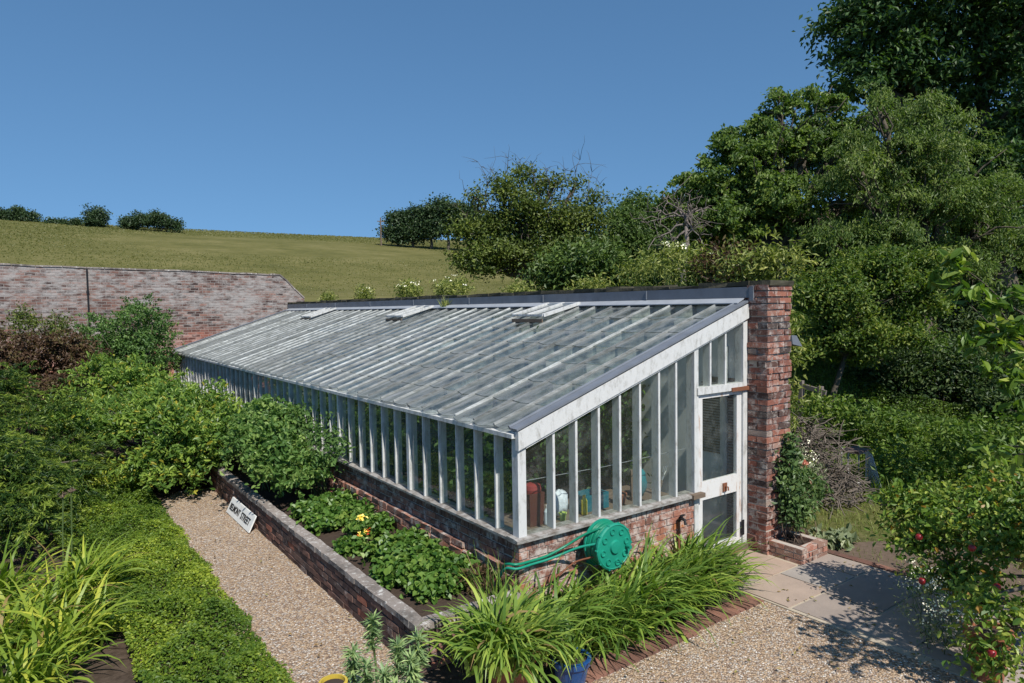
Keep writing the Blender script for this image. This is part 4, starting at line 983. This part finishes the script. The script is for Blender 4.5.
# ---------------- left shrubs
bush('conifer_shrub', 'wide feathery dark green conifer filling the left border', 'shrub', (-4.2, 7.6, 0),
     [(np.array([-4.6, 7.2, .95]), (1.3, 1.5, 1.0)), (np.array([-3.6, 8.2, .75]), (.95, 1.3, .8)), (np.array([-5.2, 9.0, 1.45]), (1.3, 1.5, 1.0)), (np.array([-4.3, 5.8, .65]), (.95, 1.1, .7)), (np.array([-3.5, 6.5, .45]), (.6, 1.0, .5)), (np.array([-4.6, 10.4, 1.3]), (1.2, 1.2, .95)), (np.array([-5.4, 8.0, 1.65]), (1.0, 1.2, 1.0)), (np.array([-3.9, 5.0, .5]), (.7, .7, .5))],
     MT['juniper'], 1700, 60, .075, .085, .020, 30, .03, floor=0, droop=.10, out=1.0, flat=.45, lump=.42, spray=.62, tvar=.42, shell=.55)
bush('golden_grass', 'lime green soft tuft between conifer and tall bush', 'plant', (-2.55, 7.9, 0), [(np.array([-2.5, 7.9, .22]), (.5, .75, .32))], MT['yellowlily'], 260, 12, .07, .12, .018, 0, floor=0, flat=.5)
bush('leafy_shrub', 'big bright leafy bush with yellowing leaves at the end of the path', 'shrub', (-1.4, 8.4, 0),
     [(np.array([-1.5, 7.5, .95]), (.75, 1.0, .9)), (np.array([-1.45, 6.85, .40]), (.55, .4, .42)), (np.array([-1.95, 7.3, .5]), (.4, .5, .5)), (np.array([-1.0, 7.4, .75]), (.6, .9, .75)), (np.array([-1.7, 9.2, 1.05]), (.9, 1.4, .9)), (np.array([-2.4, 9.4, .9]), (.9, 1.3, .85)), (np.array([-.75, 8.4, .75]), (.45, 1.2, .7)), (np.array([-2.1, 11.2, 1.15]), (.8, 1.2, .85))],
     MT['bush'], 1900, 18, .13, .10, .040, 60, .014, six=True, floor=.03, accent=.05, lump=.46, tvar=.4, spray=.42, droop=-.15)
bush('raspberry_canes', 'dense green canes standing in the raised bed', 'shrub', (-.6, 5.3, .33),
     [(np.array([-.6, 5.0, .85]), (.45, .7, .55)), (np.array([-.6, 6.0, .95]), (.55, .9, .62)), (np.array([-.6, 4.35, .70]), (.42, .45, .38)), (np.array([-.6, 6.9, .95]), (.5, .7, .6))],
     MT['raspberry'], 1000, 17, .11, .078, .044, 40, .008, MT['stem'], six=True, floor=.34, lump=.42, tvar=.38, spray=.36, droop=-.25)
bush('tall_cane', 'grey green straggling stems against the front glazing', 'plant', (-.28, 4.3, .33), [(np.array([-.27, 4.2, 1.0]), (.2, .45, .5)), (np.array([-.27, 5.4, 1.15]), (.2, .5, .4))], MT['roundshrub'], 130, 8, .09, .07, .035, 20, .006, MT['stem'], six=True, lump=.4)
bush('round_shrub', 'rounded green shrub in front of the far brick wall', 'shrub', (-1.35, 15.6, 0), [(np.array([-1.35, 15.6, 2.1]), (1.05, .95, 1.25)), (np.array([-.9, 15.8, 1.5]), (.95, .9, 1.1)), (np.array([-1.8, 15.5, 1.4]), (.9, .9, 1.0))], MT['roundshrub'], 1000, 17, .14, .085, .045, 30, .02, lump=.34, spray=.4, droop=-.25, tvar=.36)
bush('bronze_shrub', 'brownish purple shrub below the far wall at left', 'shrub', (-3.4, 14.0, 0), [(np.array([-3.4, 14.4, 1.6]), (1.3, 1.1, 1.05)), (np.array([-4.8, 14.6, 1.75]), (1.2, 1.0, 1.1)), (np.array([-2.4, 14.2, 1.25]), (.8, .8, .85)), (np.array([-2.9, 12.6, .95]), (1.2, .9, .75)), (np.array([-4.2, 12.8, 1.1]), (1.1, .9, .8))], MT['redbush'], 1500, 24, .15, .085, .045, 36, .008, MT['twig'], lump=.42, spray=.3, shell=.7)
for (x, h, lab) in ((-4.35, 3.05, 'upright greenish shoot left in the bronze shrub'), (-3.55, 3.15, 'upright olive shoot in front of the red bricks'), (-2.9, 3.0, 'thin olive shoot left of the downpipe')):
    bush('upright_shrub', lab, 'shrub', (x, 15.2, 0), [(np.array([x, 15.2, h-.55]), (.30, .3, .6))], MT['hawthorn'], 90, 12, .08, .09, .03, 14, .01, MT['twig'], 'upright shoots below the far wall', lump=.3)

# ---------------- pier side plants
bush('climbing_plant', 'dark climber growing up the lit side of the brick pier', 'climber', (3.74, -.42, .15), [(np.array([3.72, -.36, .75]), (.13, .07, .55)), (np.array([3.78, -.42, .45]), (.16, .12, .32)), (np.array([3.82, -.33, 1.15]), (.09, .05, .35))], MT['climber'], 190, 8, .05, .075, .035, 12, .006, MT['twig'], six=True, lump=.35, shell=.8)
sh = bush('flowering_shrub', 'mixed shrub with dry tips beside the small planter', 'shrub', (4.25, -.2, 0), [(np.array([4.2, -.15, .5]), (.28, .3, .45)), (np.array([4.5, .0, .45]), (.3, .3, .42)), (np.array([4.05, .15, .8]), (.22, .25, .35))], MT['climber'], 280, 9, .06, .08, .03, 24, .006, MT['twig'], six=True, floor=.02, accent=.06, lump=.35)
foliage('pink_bloom', MT['pink_petal'], sh, [(np.array([4.36, -.2, .97]), (.03, .03, .03))], 4, 6, .016, .05, .04)
wf = bush('white_flowers', 'sprays of small white flowers behind the pink bloom', 'flower', (4.85, .25, 0), [(np.array([4.8, .2, .65]), (.3, .3, .42))], MT['grey_leaf'], 70, 8, .05, .08, .02, 20, .005, MT['stem'], floor=.02)
tag(foliage('flower_heads', MT['white_petal'], wf, [(np.array([4.85, .2, .85]), (.34, .3, .32))], 45, 3, .02, .026, .02, shell=.8), kind='stuff')
bush('lettuce_weed', 'flat grey green rosette beside the paving edge', 'plant', (4.42, -.55, 0), [(np.array([4.42, -.55, .05]), (.22, .2, .07))], MT['grey_leaf'], 30, 5, .05, .14, .07, 0, six=True, floor=.02, up=1.2)

# brush pile
mb = MB(); bc = at(806, 450, 10.6); bc[2] = 0
for i in range(1000):
    a = rnd.uniform(0, 6.28); r = rnd.random()**.6
    p = bc+np.array([math.cos(a)*.72*r, math.sin(a)*.8*r, 0]); p[2] = max(.03, 1.2*(1-r*r)*rnd.uniform(.3, 1.0)+rnd.uniform(-.05, .1))
    d = np.array([rnd.gauss(0, 1), rnd.gauss(0, 1), rnd.gauss(0, .35)]); d = d/np.linalg.norm(d)*rnd.uniform(.25, .55)
    q = p+d; q[2] = max(.02, q[2]); w = rnd.uniform(.004, .013)
    limb(mb, p, q, w, w*.5, 3, .15, 4)
tag(mb.build('brush_pile', plain('dry_prunings', (.17, .14, .115), .9, .35, 15, .1, 0, .3)), 'heap of dead grey prunings behind the brick pier', 'brush pile')
# wire cage
wc = empty('wire_cage', (7.9, 1.05, 0), 'wire mesh garden cage at the end of the brush heap', 'cage')
A = at(848, 476, 10.9); A[2] = 0; B = at(866, 478, 10.9); B[2] = 0; dd = (B-A)
mb = MB()
for p in (A, B, A+np.array([.35, .3, 0]), B+np.array([.35, .3, 0])): mb.tube([p, p+np.array([0, 0, .62])], .012, 6)
for z in (.12, .60): mb.tube([A+[0, 0, z], B+[0, 0, z]], .010, 6); mb.tube([A+[0, 0, z], A+np.array([.35, .3, z])], .010, 6)
mb.build('frame', plain('pale_frame', (.5, .5, .48), .5), wc)
mb = MB(); C2 = at(884, 482, 10.6); C2[2] = 0
for k in range(22):
    t = k/21; mb.tube([B+(C2-B)*t, B+(C2-B)*t*.35+np.array([0, 0, .66-.08*t])], .0022, 3, cap=False)
    z = .66*t; mb.tube([B+np.array([0, 0, z]), B+(C2-B)*(1-t*.65)+np.array([0, 0, z*.9])], .0022, 3, cap=False)
mb.build('mesh', MT['greymetal'], wc)
mb = MB(); mb.jbox(min(A[0], B[0])-.03, max(A[0], B[0])+.15, min(A[1], B[1])-.02, max(A[1], B[1])+.12, .63, .655, .02); mb.build('cover', plain('brown_cover', (.10, .07, .06), .9), wc)

# lawn and rough growth
def lawn():
    n = 34000; x = RNG.uniform(4.2, 13, n); y = RNG.uniform(-4.5, 5, n); k = ~((x < 5.2) & (y < -.6) & (RNG.random(n) < .55)); x, y = x[k], y[k]; n = len(x)
    blade_mesh_o = blade_mesh('lawn_grass', MT['grass'], None, np.stack([x, y, terr(x, y)], 1), RNG.uniform(0, 6.28, n), RNG.uniform(.03, .10, n), np.abs(RNG.normal(.4, .3, n)), RNG.uniform(.3, 1, n), RNG.uniform(.005, .009, n), 2, np.clip(.5+.25*np.sin(x*1.7)*np.sin(y*2.1)+RNG.normal(0, .2, n), 0, .93))
    tag(blade_mesh_o, 'mown lawn grass right of the paving', 'grass', kind='stuff')
    n = 20000; x = RNG.uniform(6.8, 15, n); y = RNG.uniform(-3, 6, n)
    o = blade_mesh('rough_grass', MT['herb'], None, np.stack([x, y, terr(x, y)], 1), RNG.uniform(0, 6.28, n), RNG.uniform(.15, .42, n), np.abs(RNG.normal(.3, .2, n)), RNG.uniform(.3, 1.2, n), RNG.uniform(.008, .016, n), 3)
    tag(o, 'long rough grass below the trees', 'grass', kind='stuff')
lawn()
def herbh(x, y): return .35+.2*np.sin(x*1.3)*np.sin(y*1.7)+.12*np.sin(x*3.1+y)
cover('nettle_patch', 'mass of nettles and rough green herbs below the trees', (8.2, 16), (-2.5, 8), 90000, lambda x, y: herbh(x, y)*np.clip((x+.35*y-9.2+.4*np.sin(y*1.3))/2.5, .12, 1.2), MT['herb'], .065, .030, inside=lambda x, y: x+.35*y > 9.5+.4*np.sin(y*2))
for u, v, s, r, lab in ((905, 470, 11, 32, 'dark green herb clump right of the wire cage'), (880, 425, 13, 30, 'bright green bush on the grass behind the cage'), (960, 450, 11, 34, 'bush with yellowish leaves at the edge of the lawn'), (830, 415, 14, 26, 'tangled shrub above the brush heap'), (1000, 440, 12, 34, 'leafy shrub at the right edge above the apple tree')):
    p = at(u, v, s); r = r*s/FPX
    bush('herb_clump', lab, 'shrub', (p[0], p[1], ground(p[0], p[1])), [(p, (r, r, r*.8)), (p-np.array([0, 0, r*.6]), (r*1.1, r*1.1, r*.7))], MT['herb'], 150, 10, .10, .11, .055, 10, .008, MT['stem'], 'herb clumps on the lawn edge', lump=.35)

# white phlox in front of the apple
ph = bush('white_phlox', 'white flowered silvery plant in front of the apple tree', 'flower', (2.75, -2.45, 0), [(np.array([2.75, -2.4, .3]), (.28, .3, .3)), (np.array([2.5, -2.65, .22]), (.25, .3, .22)), (np.array([2.95, -2.2, .35]), (.2, .2, .28))], MT['grey_leaf'], 110, 8, .05, .05, .014, 30, .004, MT['stem'], floor=.01, lump=.4)
tag(foliage('flower_heads', MT['white_petal'], ph, [(np.array([2.8, -2.3, .50]), (.2, .2, .16)), (np.array([2.5, -2.6, .40]), (.22, .25, .12)), (np.array([2.95, -2.15, .58]), (.12, .12, .12))], 90, 5, .022, .018, .014, shell=.8), kind='stuff')
pp = at(988, 650, 5.4); pp[2] = 0.02
pot('flower_pot', 'terracotta pot in the shade under the apple tree', tuple(pp), .16, .40, MT['terracotta'])

# apple tree
ab = np.array([4.05, -3.35, 0.0])
apb = [(at(985, 520, 6.3), (.50, .5, .34)), (at(930, 515, 6.6), (.42, .4, .24)), (at(1030, 540, 6.0), (.55, .5, .42)), (at(960, 580, 6.1), (.34, .34, .26)), (at(1038, 620, 5.6), (.26, .28, .24)), (at(985, 606, 5.15), (.20, .18, .08)), (at(1012, 628, 5.0), (.16, .16, .12)), (at(1045, 490, 6.2), (.42, .4, .26)), (at(1000, 665, 5.1), (.24, .24, .18)), (at(898, 505, 6.8), (.26, .24, .14)), (at(900, 545, 6.5), (.16, .2, .1)), (at(930, 540, 6.4), (.3, .3, .2))]
shade = [(np.array([2.75, -3.7, 2.0]), (.45, .40, .2)), (np.array([2.15, -3.35, 1.9]), (.34, .32, .16)), (np.array([1.85, -3.8, 2.1]), (.36, .32, .18)), (np.array([2.35, -4.2, 2.3]), (.42, .4, .2))]
apt = empty('apple_tree', tuple(ab), 'fruiting apple tree with red apples at the right edge', 'tree')
mb = MB(); mb.tube([ab, ab+[-.02, .03, .35], ab+[0.05, .1, .8], ab+[.1, .1, 1.5], ab+[.05, .0, 2.2]], [.07, .06, .055, .045, .03], 8)
for c, r in apb+shade:
    limb(mb, ab+np.array([.05, .1, min(max(c[2]*.7, .4), 1.8)]), c, .03, .012, 6, .12)
    for p in clump_points([(c, r)], 6, .3)[0]: limb(mb, c, p, .012, .004, 3, .15, 5)
limb(mb, ab+np.array([.1, .1, 1.3]), at(1070, 430, 5.9), .04, .02, 5, .08)
mb.build('trunk', MT['bark'], apt, smooth=True)
foliage('crown', MT['apple'], apt, apb, 680, 14, .085, .066, .034, six=True, accent=.045, shell=.9, lump=.4, tvar=.36)
foliage('outer_branch', MT['apple'], apt, shade, 110, 9, .09, .09, .05, six=True, shell=.9, lump=.4)
k = 0
al = ['red apple on the low outer branch above the paving edge', 'large red apple at the right of the crown', 'red apple hanging lowest near the bottom edge', 'dark red apple high on the left branch', 'orange flushed apple near the middle of the crown', 'deep red apple beside the terracotta pot', 'small red apple at the upper right of the crown']
for u, v, s in ((922, 581, 5.85), (997, 587, 5.55), (992, 653, 5.0), (919, 537, 6.1), (972, 548, 5.75)):
    p = at(u, v, s-.05); rr = .029
    r_ = empty('apple', tuple(p), al[k], 'apple', 'apples on the tree'); k += 1
    mb = MB(); mb.lathe(tuple(p), [(.004, -rr*.86), (rr*.5, -rr*.95), (rr*.82, -rr*.6), (rr, 0), (rr*.95, rr*.4), (rr*.65, rr*.82), (rr*.25, rr*.85), (.004, rr*.65)], 16); mb.build('fruit', MT['apple_red'], r_, smooth=True)
    mb = MB(); mb.tube([p+[0, 0, rr*.6], p+[.006, .004, rr*1.5]], .002, 5); mb.build('stalk', MT['twig'], r_)

yb0 = at(1095, 430, 9.4); yb0[2] = 0
ysg = empty('young_tree', tuple(yb0), 'young tree with big pale leaves reaching in at the right edge', 'tree')
mb = MB(); mb.tube([yb0, yb0+[0, .05, .8], yb0+[.0, .0, 1.6], at(1070, 330, 9.3)], [.06, .05, .04, .02], 8); upb = []
for u, v, s_ in ((955, 262, 7.6), (965, 300, 7.6), (985, 290, 7.7), (990, 330, 7.6), (1005, 345, 7.5), (975, 345, 7.7), (1015, 380, 7.4), (1000, 310, 7.6), (1020, 330, 7.5), (948, 280, 7.7), (1010, 410, 7.4), (990, 370, 7.6), (1022, 300, 7.6), (1030, 360, 7.5)):
    p = at(u, v, s_+1.7); upb.append((p, (.15, .15, .15)))
    limb(mb, at(1068, 390+rnd.uniform(-50, 40), 9.3), p, .018, .006, 5, .1, 5)
mb.build('trunk', MT['bark'], ysg, smooth=True)
foliage('crown', MT['apple'], ysg, upb, 60, 6, .07, .22, .09, six=True, shell=.7, droop=.5)

# ================================================================== TREES BEHIND
def base_at(u, s):
    p = at(u, 308, s); return (p[0], p[1], ground(p[0], p[1]))
tree('chestnut_tree', 'very tall dark green horse chestnut at the top right', 'tree', base_at(1010, 30),
     blob_px([(985, 60, 105), (905, 45, 72), (1045, 150, 110, 1), (930, 120, 75, 1), (960, -70, 120), (872, 35, 46), (1080, 20, 140), (985, 190, 85, 1), (880, 85, 48), (1040, 260, 90, 1), (850, 20, 26), (845, 60, 22), (940, 230, 70, 1)], 30), .5, MT['chestnut'], 1900, 46, .40, .29, .14, twigs=60, droop=.55, flat=.4, lump=.36, shell=.55)
tree('cherry_tree', 'broad mid green cherry tree left of the chestnut', 'tree', base_at(790, 21),
     blob_px([(800, 155, 54), (745, 178, 46), (708, 198, 32), (845, 140, 48), (770, 225, 58), (855, 200, 55), (690, 235, 30), (725, 235, 42), (780, 112, 20), (820, 105, 22), (668, 205, 14), (728, 142, 15), (705, 165, 12), (760, 130, 16), (690, 182, 12)], 21), .22, MT['cherry'], 1150, 44, .28, .15, .075, twigs=110, droop=.4, lump=.40, flat=.5, shell=.75, spray=.45)
tree('willow_tree', 'pale olive green tree in front of the chestnut', 'tree', base_at(930, 18),
     blob_px([(905, 145, 42), (945, 168, 46), (880, 112, 22), (925, 215, 58), (985, 215, 50), (870, 190, 44), (1010, 262, 50), (925, 112, 24), (960, 130, 22), (850, 150, 24), (835, 245, 34), (880, 250, 42), (940, 265, 40)], 18), .2, MT['pale'], 1000, 50, .25, .12, .04, twigs=90, droop=.7, lump=.42, shell=.75, spray=.5)
tree('hazel_tree', 'yellowish green small tree just right of the pier top', 'tree', base_at(826, 15.5),
     blob_px([(850, 308, 40), (898, 290, 40), (826, 345, 32), (895, 340, 40), (812, 300, 26), (872, 268, 26), (862, 355, 30), (925, 312, 24), (918, 268, 20), (845, 275, 20)], 15.5), .07, MT['hazel'], 760, 40, .15, .10, .055, twigs=70, fork=.55, lump=.42, shell=.8)
HB = []
for u0, v0, u1, v1 in ((495, 215, 478, 162), (512, 200, 520, 160), (570, 215, 580, 160), (575, 215, 600, 184), (480, 220, 464, 190), (550, 200, 548, 168), (500, 200, 492, 170), (560, 205, 566, 170), (585, 215, 592, 172), (535, 190, 532, 164), (470, 225, 456, 204), (590, 222, 610, 198), (505, 195, 508, 158), (545, 200, 556, 176)):
    ds = rnd.uniform(-.8, .8); HB.append((at(u0, v0, 25+ds), at(u1, v1, 25+ds), .02))
tree('hawthorn_tree', 'olive hawthorn with bare upper twigs in front of the field', 'tree', base_at(525, 25),
     blob_px([(520, 222, 34), (485, 238, 30), (562, 235, 36), (502, 265, 40), (575, 262, 36), (540, 192, 16), (468, 265, 20), (545, 270, 40), (502, 190, 12), (585, 220, 16), (478, 200, 9), (575, 188, 9), (522, 178, 8), (595, 200, 8), (555, 184, 8)], 25), .22, MT['hawthorn'], 900, 38, .25, .14, .075, twigs=130, lump=.42, shell=.75, bare=HB)
g = 'scrubby trees behind the hawthorn and dead tree'
for bl, s, lab, mt in (([(615, 245, 34), (600, 268, 32), (640, 262, 34), (625, 222, 16)], 29, 'green scrub tree right of the hawthorn', 'scrub'), ([(655, 235, 32), (690, 232, 34), (670, 262, 36), (640, 215, 18)], 31, 'rounded scrub tree behind the dead branches', 'scrub'), ([(712, 262, 36), (745, 268, 34), (690, 270, 30)], 24, 'dark scrub below the left side of the cherry', 'understory'), ([(775, 275, 40), (808, 262, 40), (790, 235, 34)], 23, 'dark scrub behind the top of the pier', 'understory'), ([(590, 275, 30), (560, 283, 26), (620, 283, 26)], 22, 'low green scrub at the wall beside the hawthorn', 'scrub')):
    tree('scrub_tree', lab, 'tree', base_at(bl[0][0], s), blob_px(bl, s), .1, MT[mt], 420, 40, .30, .17, .085, group=g, twigs=30, lump=.4, shell=.6)
g = 'dark trees closing the view behind the cherry and the pale tree'
for bl, s, lab in (([(860, 260, 70), (840, 330, 70), (900, 200, 60), (800, 300, 60)], 36, 'dark tree filling the gap between cherry and chestnut'), ([(740, 250, 60), (700, 280, 55), (790, 270, 60), (775, 200, 42), (830, 175, 42), (735, 205, 34)], 36, 'dark tree behind the cherry trunk'), ([(960, 300, 80), (1020, 260, 80), (930, 370, 70), (1010, 360, 80)], 36, 'dark tree behind the pale tree at the right'), ([(1090, 300, 90), (1060, 380, 80)], 33, 'dark tree at the right edge of the picture')):
    tree('woodland_tree', lab, 'tree', base_at(bl[0][0], s), blob_px(bl, s), .2, MT['understory'], 520, 44, .5, .30, .17, group=g, twigs=20, lump=.4, shell=.8)
g = 'dark shrubs under the trees on the right'
for bl, s, lab in (([(960, 300, 44), (985, 340, 46)], 18.5, 'dark shrub under the pale tree'), ([(1015, 330, 50), (1030, 380, 50)], 19, 'dark shrub at the right edge behind the apple shoots'), ([(940, 375, 42), (905, 395, 36), (970, 400, 38)], 17, 'grey green shrub above the nettles'), ([(870, 370, 34), (840, 385, 30)], 18, 'dark shrub behind the thin hazel trunk'), ([(800, 360, 36), (810, 395, 30)], 19.5, 'dark shrub beside the wall lamp'), ([(1015, 420, 42)], 16, 'dark shrub at the right end of the nettles')):
    p = at(bl[0][0], bl[0][1], s)
    bush('understory_shrub', lab, 'shrub', (p[0], p[1], ground(p[0], p[1])), blob_px(bl, s), MT['understory'], 420, 34, .22, .12, .06, 26, .025, group=g, lump=.4, shell=.6)
# dead tree
dt = empty('dead_tree', base_at(684, 19.5), 'bare dead tree with arching grey branches beside the cherry', 'tree')
mb = MB(); b0 = np.array(base_at(684, 19.5)); P0 = at(683, 272, 19.5); P1 = at(686, 215, 19.5)
mb.tube([b0, P0, at(687, 245, 19.5), P1], [.10, .085, .07, .05], 8)
for u, v in ((648, 212), (662, 196), (640, 222), (704, 222), (696, 205), (708, 208), (672, 200), (655, 238), (700, 238), (665, 255), (690, 195)):
    e = at(u, v, 19.5+rnd.uniform(-.5, .5)); pts = limb(mb, P1+(P0-P1)*rnd.uniform(0, .35), e, .035, .008, 6, .25, 5)
    for q in pts[2:]:
        for _ in range(2): limb(mb, q, np.array(q)+RNG.normal(size=3)*.3, .014, .005, 3, .2, 4)
limb(mb, P0, at(672, 268, 19.3), .06, .03, 4, .1, 6)
mb.build('trunk', MT['deadwood'], dt, smooth=True)
# distant copse, hilltop shrubs, pole
g = 'trees of the distant copse on the hill'
for u, v, r, lab in ((398, 224, 11, 'leftmost rounded tree of the far copse'), (413, 221, 14, 'second tree from the left in the far copse'), (431, 220, 15, 'middle tree of the far copse'), (448, 214, 17, 'taller copse tree beside the hawthorn'), (468, 218, 18, 'far copse tree hidden by the hawthorn')):
    s = 132; p = at(u, 236, s); bz = ground(p[0], p[1])
    tree('copse_tree', lab, 'tree', (p[0], p[1], bz), [(at(u, v, s), (r*s/FPX,)*3), (at(u+5, v+10, s), (r*s/FPX*.95,)*3), (at(u-4, v+11, s), (r*s/FPX*.9,)*3), (at(u, v+16, s), (r*s/FPX*.9,)*3)], .3, MT['copse'], 330, 22, .7, .5, .32, group=g, twigs=10)
g = 'shrubs along the crest of the field'
for lst, lab in (([(20, 214, 9), (14, 217, 8), (30, 217, 7)], 'spiky pale shrub at the left end of the crest'), ([(97, 217, 11), (95, 222, 10)], 'single rounded shrub alone on the crest'), ([(140, 221, 10), (128, 223, 8)], 'left half of the wide shrub on the crest'), ([(160, 221, 11), (174, 224, 7)], 'right half of the wide shrub on the crest'), ([(52, 222, 4), (62, 223, 3.5)], 'tiny low shrub between the two crest trees'), ([(75, 223, 4), (68, 224, 3)], 'tiny low shrub next to the rounded crest shrub'), ([(3, 217, 9)], 'dark shrub cut off by the left edge of the picture')):
    s = 124; p = at(lst[0][0], 225, s); 
    tree('hilltop_shrub', lab, 'shrub', (p[0], p[1], ground(p[0], p[1])), [(at(u, v+1.5, s), (r*s/FPX,)*3) for u, v, r in lst]+[(at(u, v+5, s), (r*s/FPX*.9,)*3) for u, v, r in lst], .12, MT['copse'], 260, 18, .4, .38, .2, group=g, twigs=8)
tpz = at(381, 236, 130); tpz[2] = ground(tpz[0], tpz[1])
po = empty('telegraph_pole', tuple(tpz), 'lone telegraph pole at the left end of the copse', 'pole')
mb = MB(); mb.tube([tpz, tpz+[0, 0, 5.4]], [.16, .12], 8); mb.build('pole', MT['oldwood'], po)
mb = MB(); mb.box(tpz[0]-.7, tpz[0]+.7, tpz[1]-.06, tpz[1]+.06, tpz[2]+4.6, tpz[2]+4.75); mb.build('crossarm', MT['oldwood'], po)
def field_tufts():
    n = 80000; y = 26+124*RNG.random(n)**.6; x = -35+RNG.random(n)*(y*.75+60); z = terr(x, y)
    h = np.clip(.045+.0010*(y-20), .04, .17)*RNG.uniform(.5, 1.2, n)
    C = np.stack([x, y, z+h*.4], 1); D = np.stack([RNG.normal(size=n)*.5, RNG.normal(size=n)*.5, np.ones(n)], 1); N = np.stack([RNG.normal(size=n)*.4, -np.ones(n), RNG.normal(size=n)*.3+1.1], 1)
    t = np.clip(.5+.22*np.sin(x*.21+y*.08)*np.sin(y*.17)+RNG.normal(0, .22, n), 0, .93)
    o = mesh_np('field_grass', *leaf_arrays(C, D, N, h*1.2, h*1.7, t), leaf_mat('dry_field_grass', (.055, .064, .017), (.074, .082, .025), (.095, .098, .036), .3))
    tag(o, 'rough summer grass over the sloping field', 'grass', kind='stuff')
field_tufts()
# tall weeds behind the back wall
g = 'tall weeds behind the back wall'
for u, v, x, r, fl, lab in ((672, 262, 5.6, .42, 1, 'flowering weed clump under the dead tree'), (700, 268, 5.3, .34, 0, 'pale weed clump left of the bronze one'), (728, 265, 5.2, .36, 2, 'bronze seeded weed clump near the pier'), (755, 266, 5.0, .34, 0, 'yellow green weed clump just left of the pier'), (778, 268, 5.0, .3, 0, 'yellow green weed clump directly behind the pier'), (645, 274, 6.0, .4, 0, 'dark weed clump at the foot of the scrub'), (452, 281, 5.2, .5, 1, 'white flowering weeds below the hawthorn'), (410, 284, 5.0, .4, 1, 'white flowering weeds in front of the field'), (365, 290, 4.9, .3, 1, 'sparse white weeds left of the flowering ones'), (328, 293, 4.9, .25, 0, 'short weeds at the far end of the back wall'), (520, 288, 5.2, .4, 0, 'low weeds at the foot of the hawthorn'), (590, 285, 5.4, .4, 0, 'low weeds between hawthorn and scrub')):
    p = on_x(u, v-(4 if u > 640 else -7), x); gz = ground(p[0], p[1])
    rr = r*(.95 if u > 640 else .7)
    w = bush('weed_clump', lab, 'weeds', (p[0], p[1], gz), [(p-np.array([0, 0, .1]), (rr, rr*1.6, .36)), (np.array([p[0], p[1], (gz+p[2])/2]), (rr*.9, rr*1.3, max(.25, (p[2]-gz)*.5)))], MT['redbush'] if fl == 2 else MT['weed'], 200, 10, .09, .10, .035, 24, .006, MT['stem'], g, lump=.4)
    if fl == 1: tag(foliage('flower_heads', MT['white_petal'], w, [(p+np.array([0, 0, .12]), (rr, rr*1.8, .22))], 9, 5, .04, .045, .035, shell=.5, flat=.25), kind='stuff')
tw = on_x(443, 305, 3.3)
strap_clump('weed_tuft', 'small weed tuft rooted in the flashing of the roof', (3.33, tw[1], roofz(3.33)+.05), 40, .24, .014, MT['weed'], .05, (0, 0), None, 'weeds', droop=.6)
# wooden rail
p = at(800, 385, 15); q = at(826, 393, 14.5)
rl = empty('fence_rail', (q[0], q[1], ground(q[0], q[1])), 'grey timber rail on posts below the thin hazel', 'fence')
mb = MB(); mb.bar(p, q, .05, .10); mb.build('rail', MT['deadwood'], rl)
for e in (p+(q-p)*.15, q-(q-p)*.1):
    mb = MB(); mb.bar((e[0], e[1]+.06, ground(e[0], e[1])-.1), (e[0], e[1]+.06, e[2]+.12), .09, .09, (0, 1, 0)); mb.build('post', MT['deadwood'], rl)
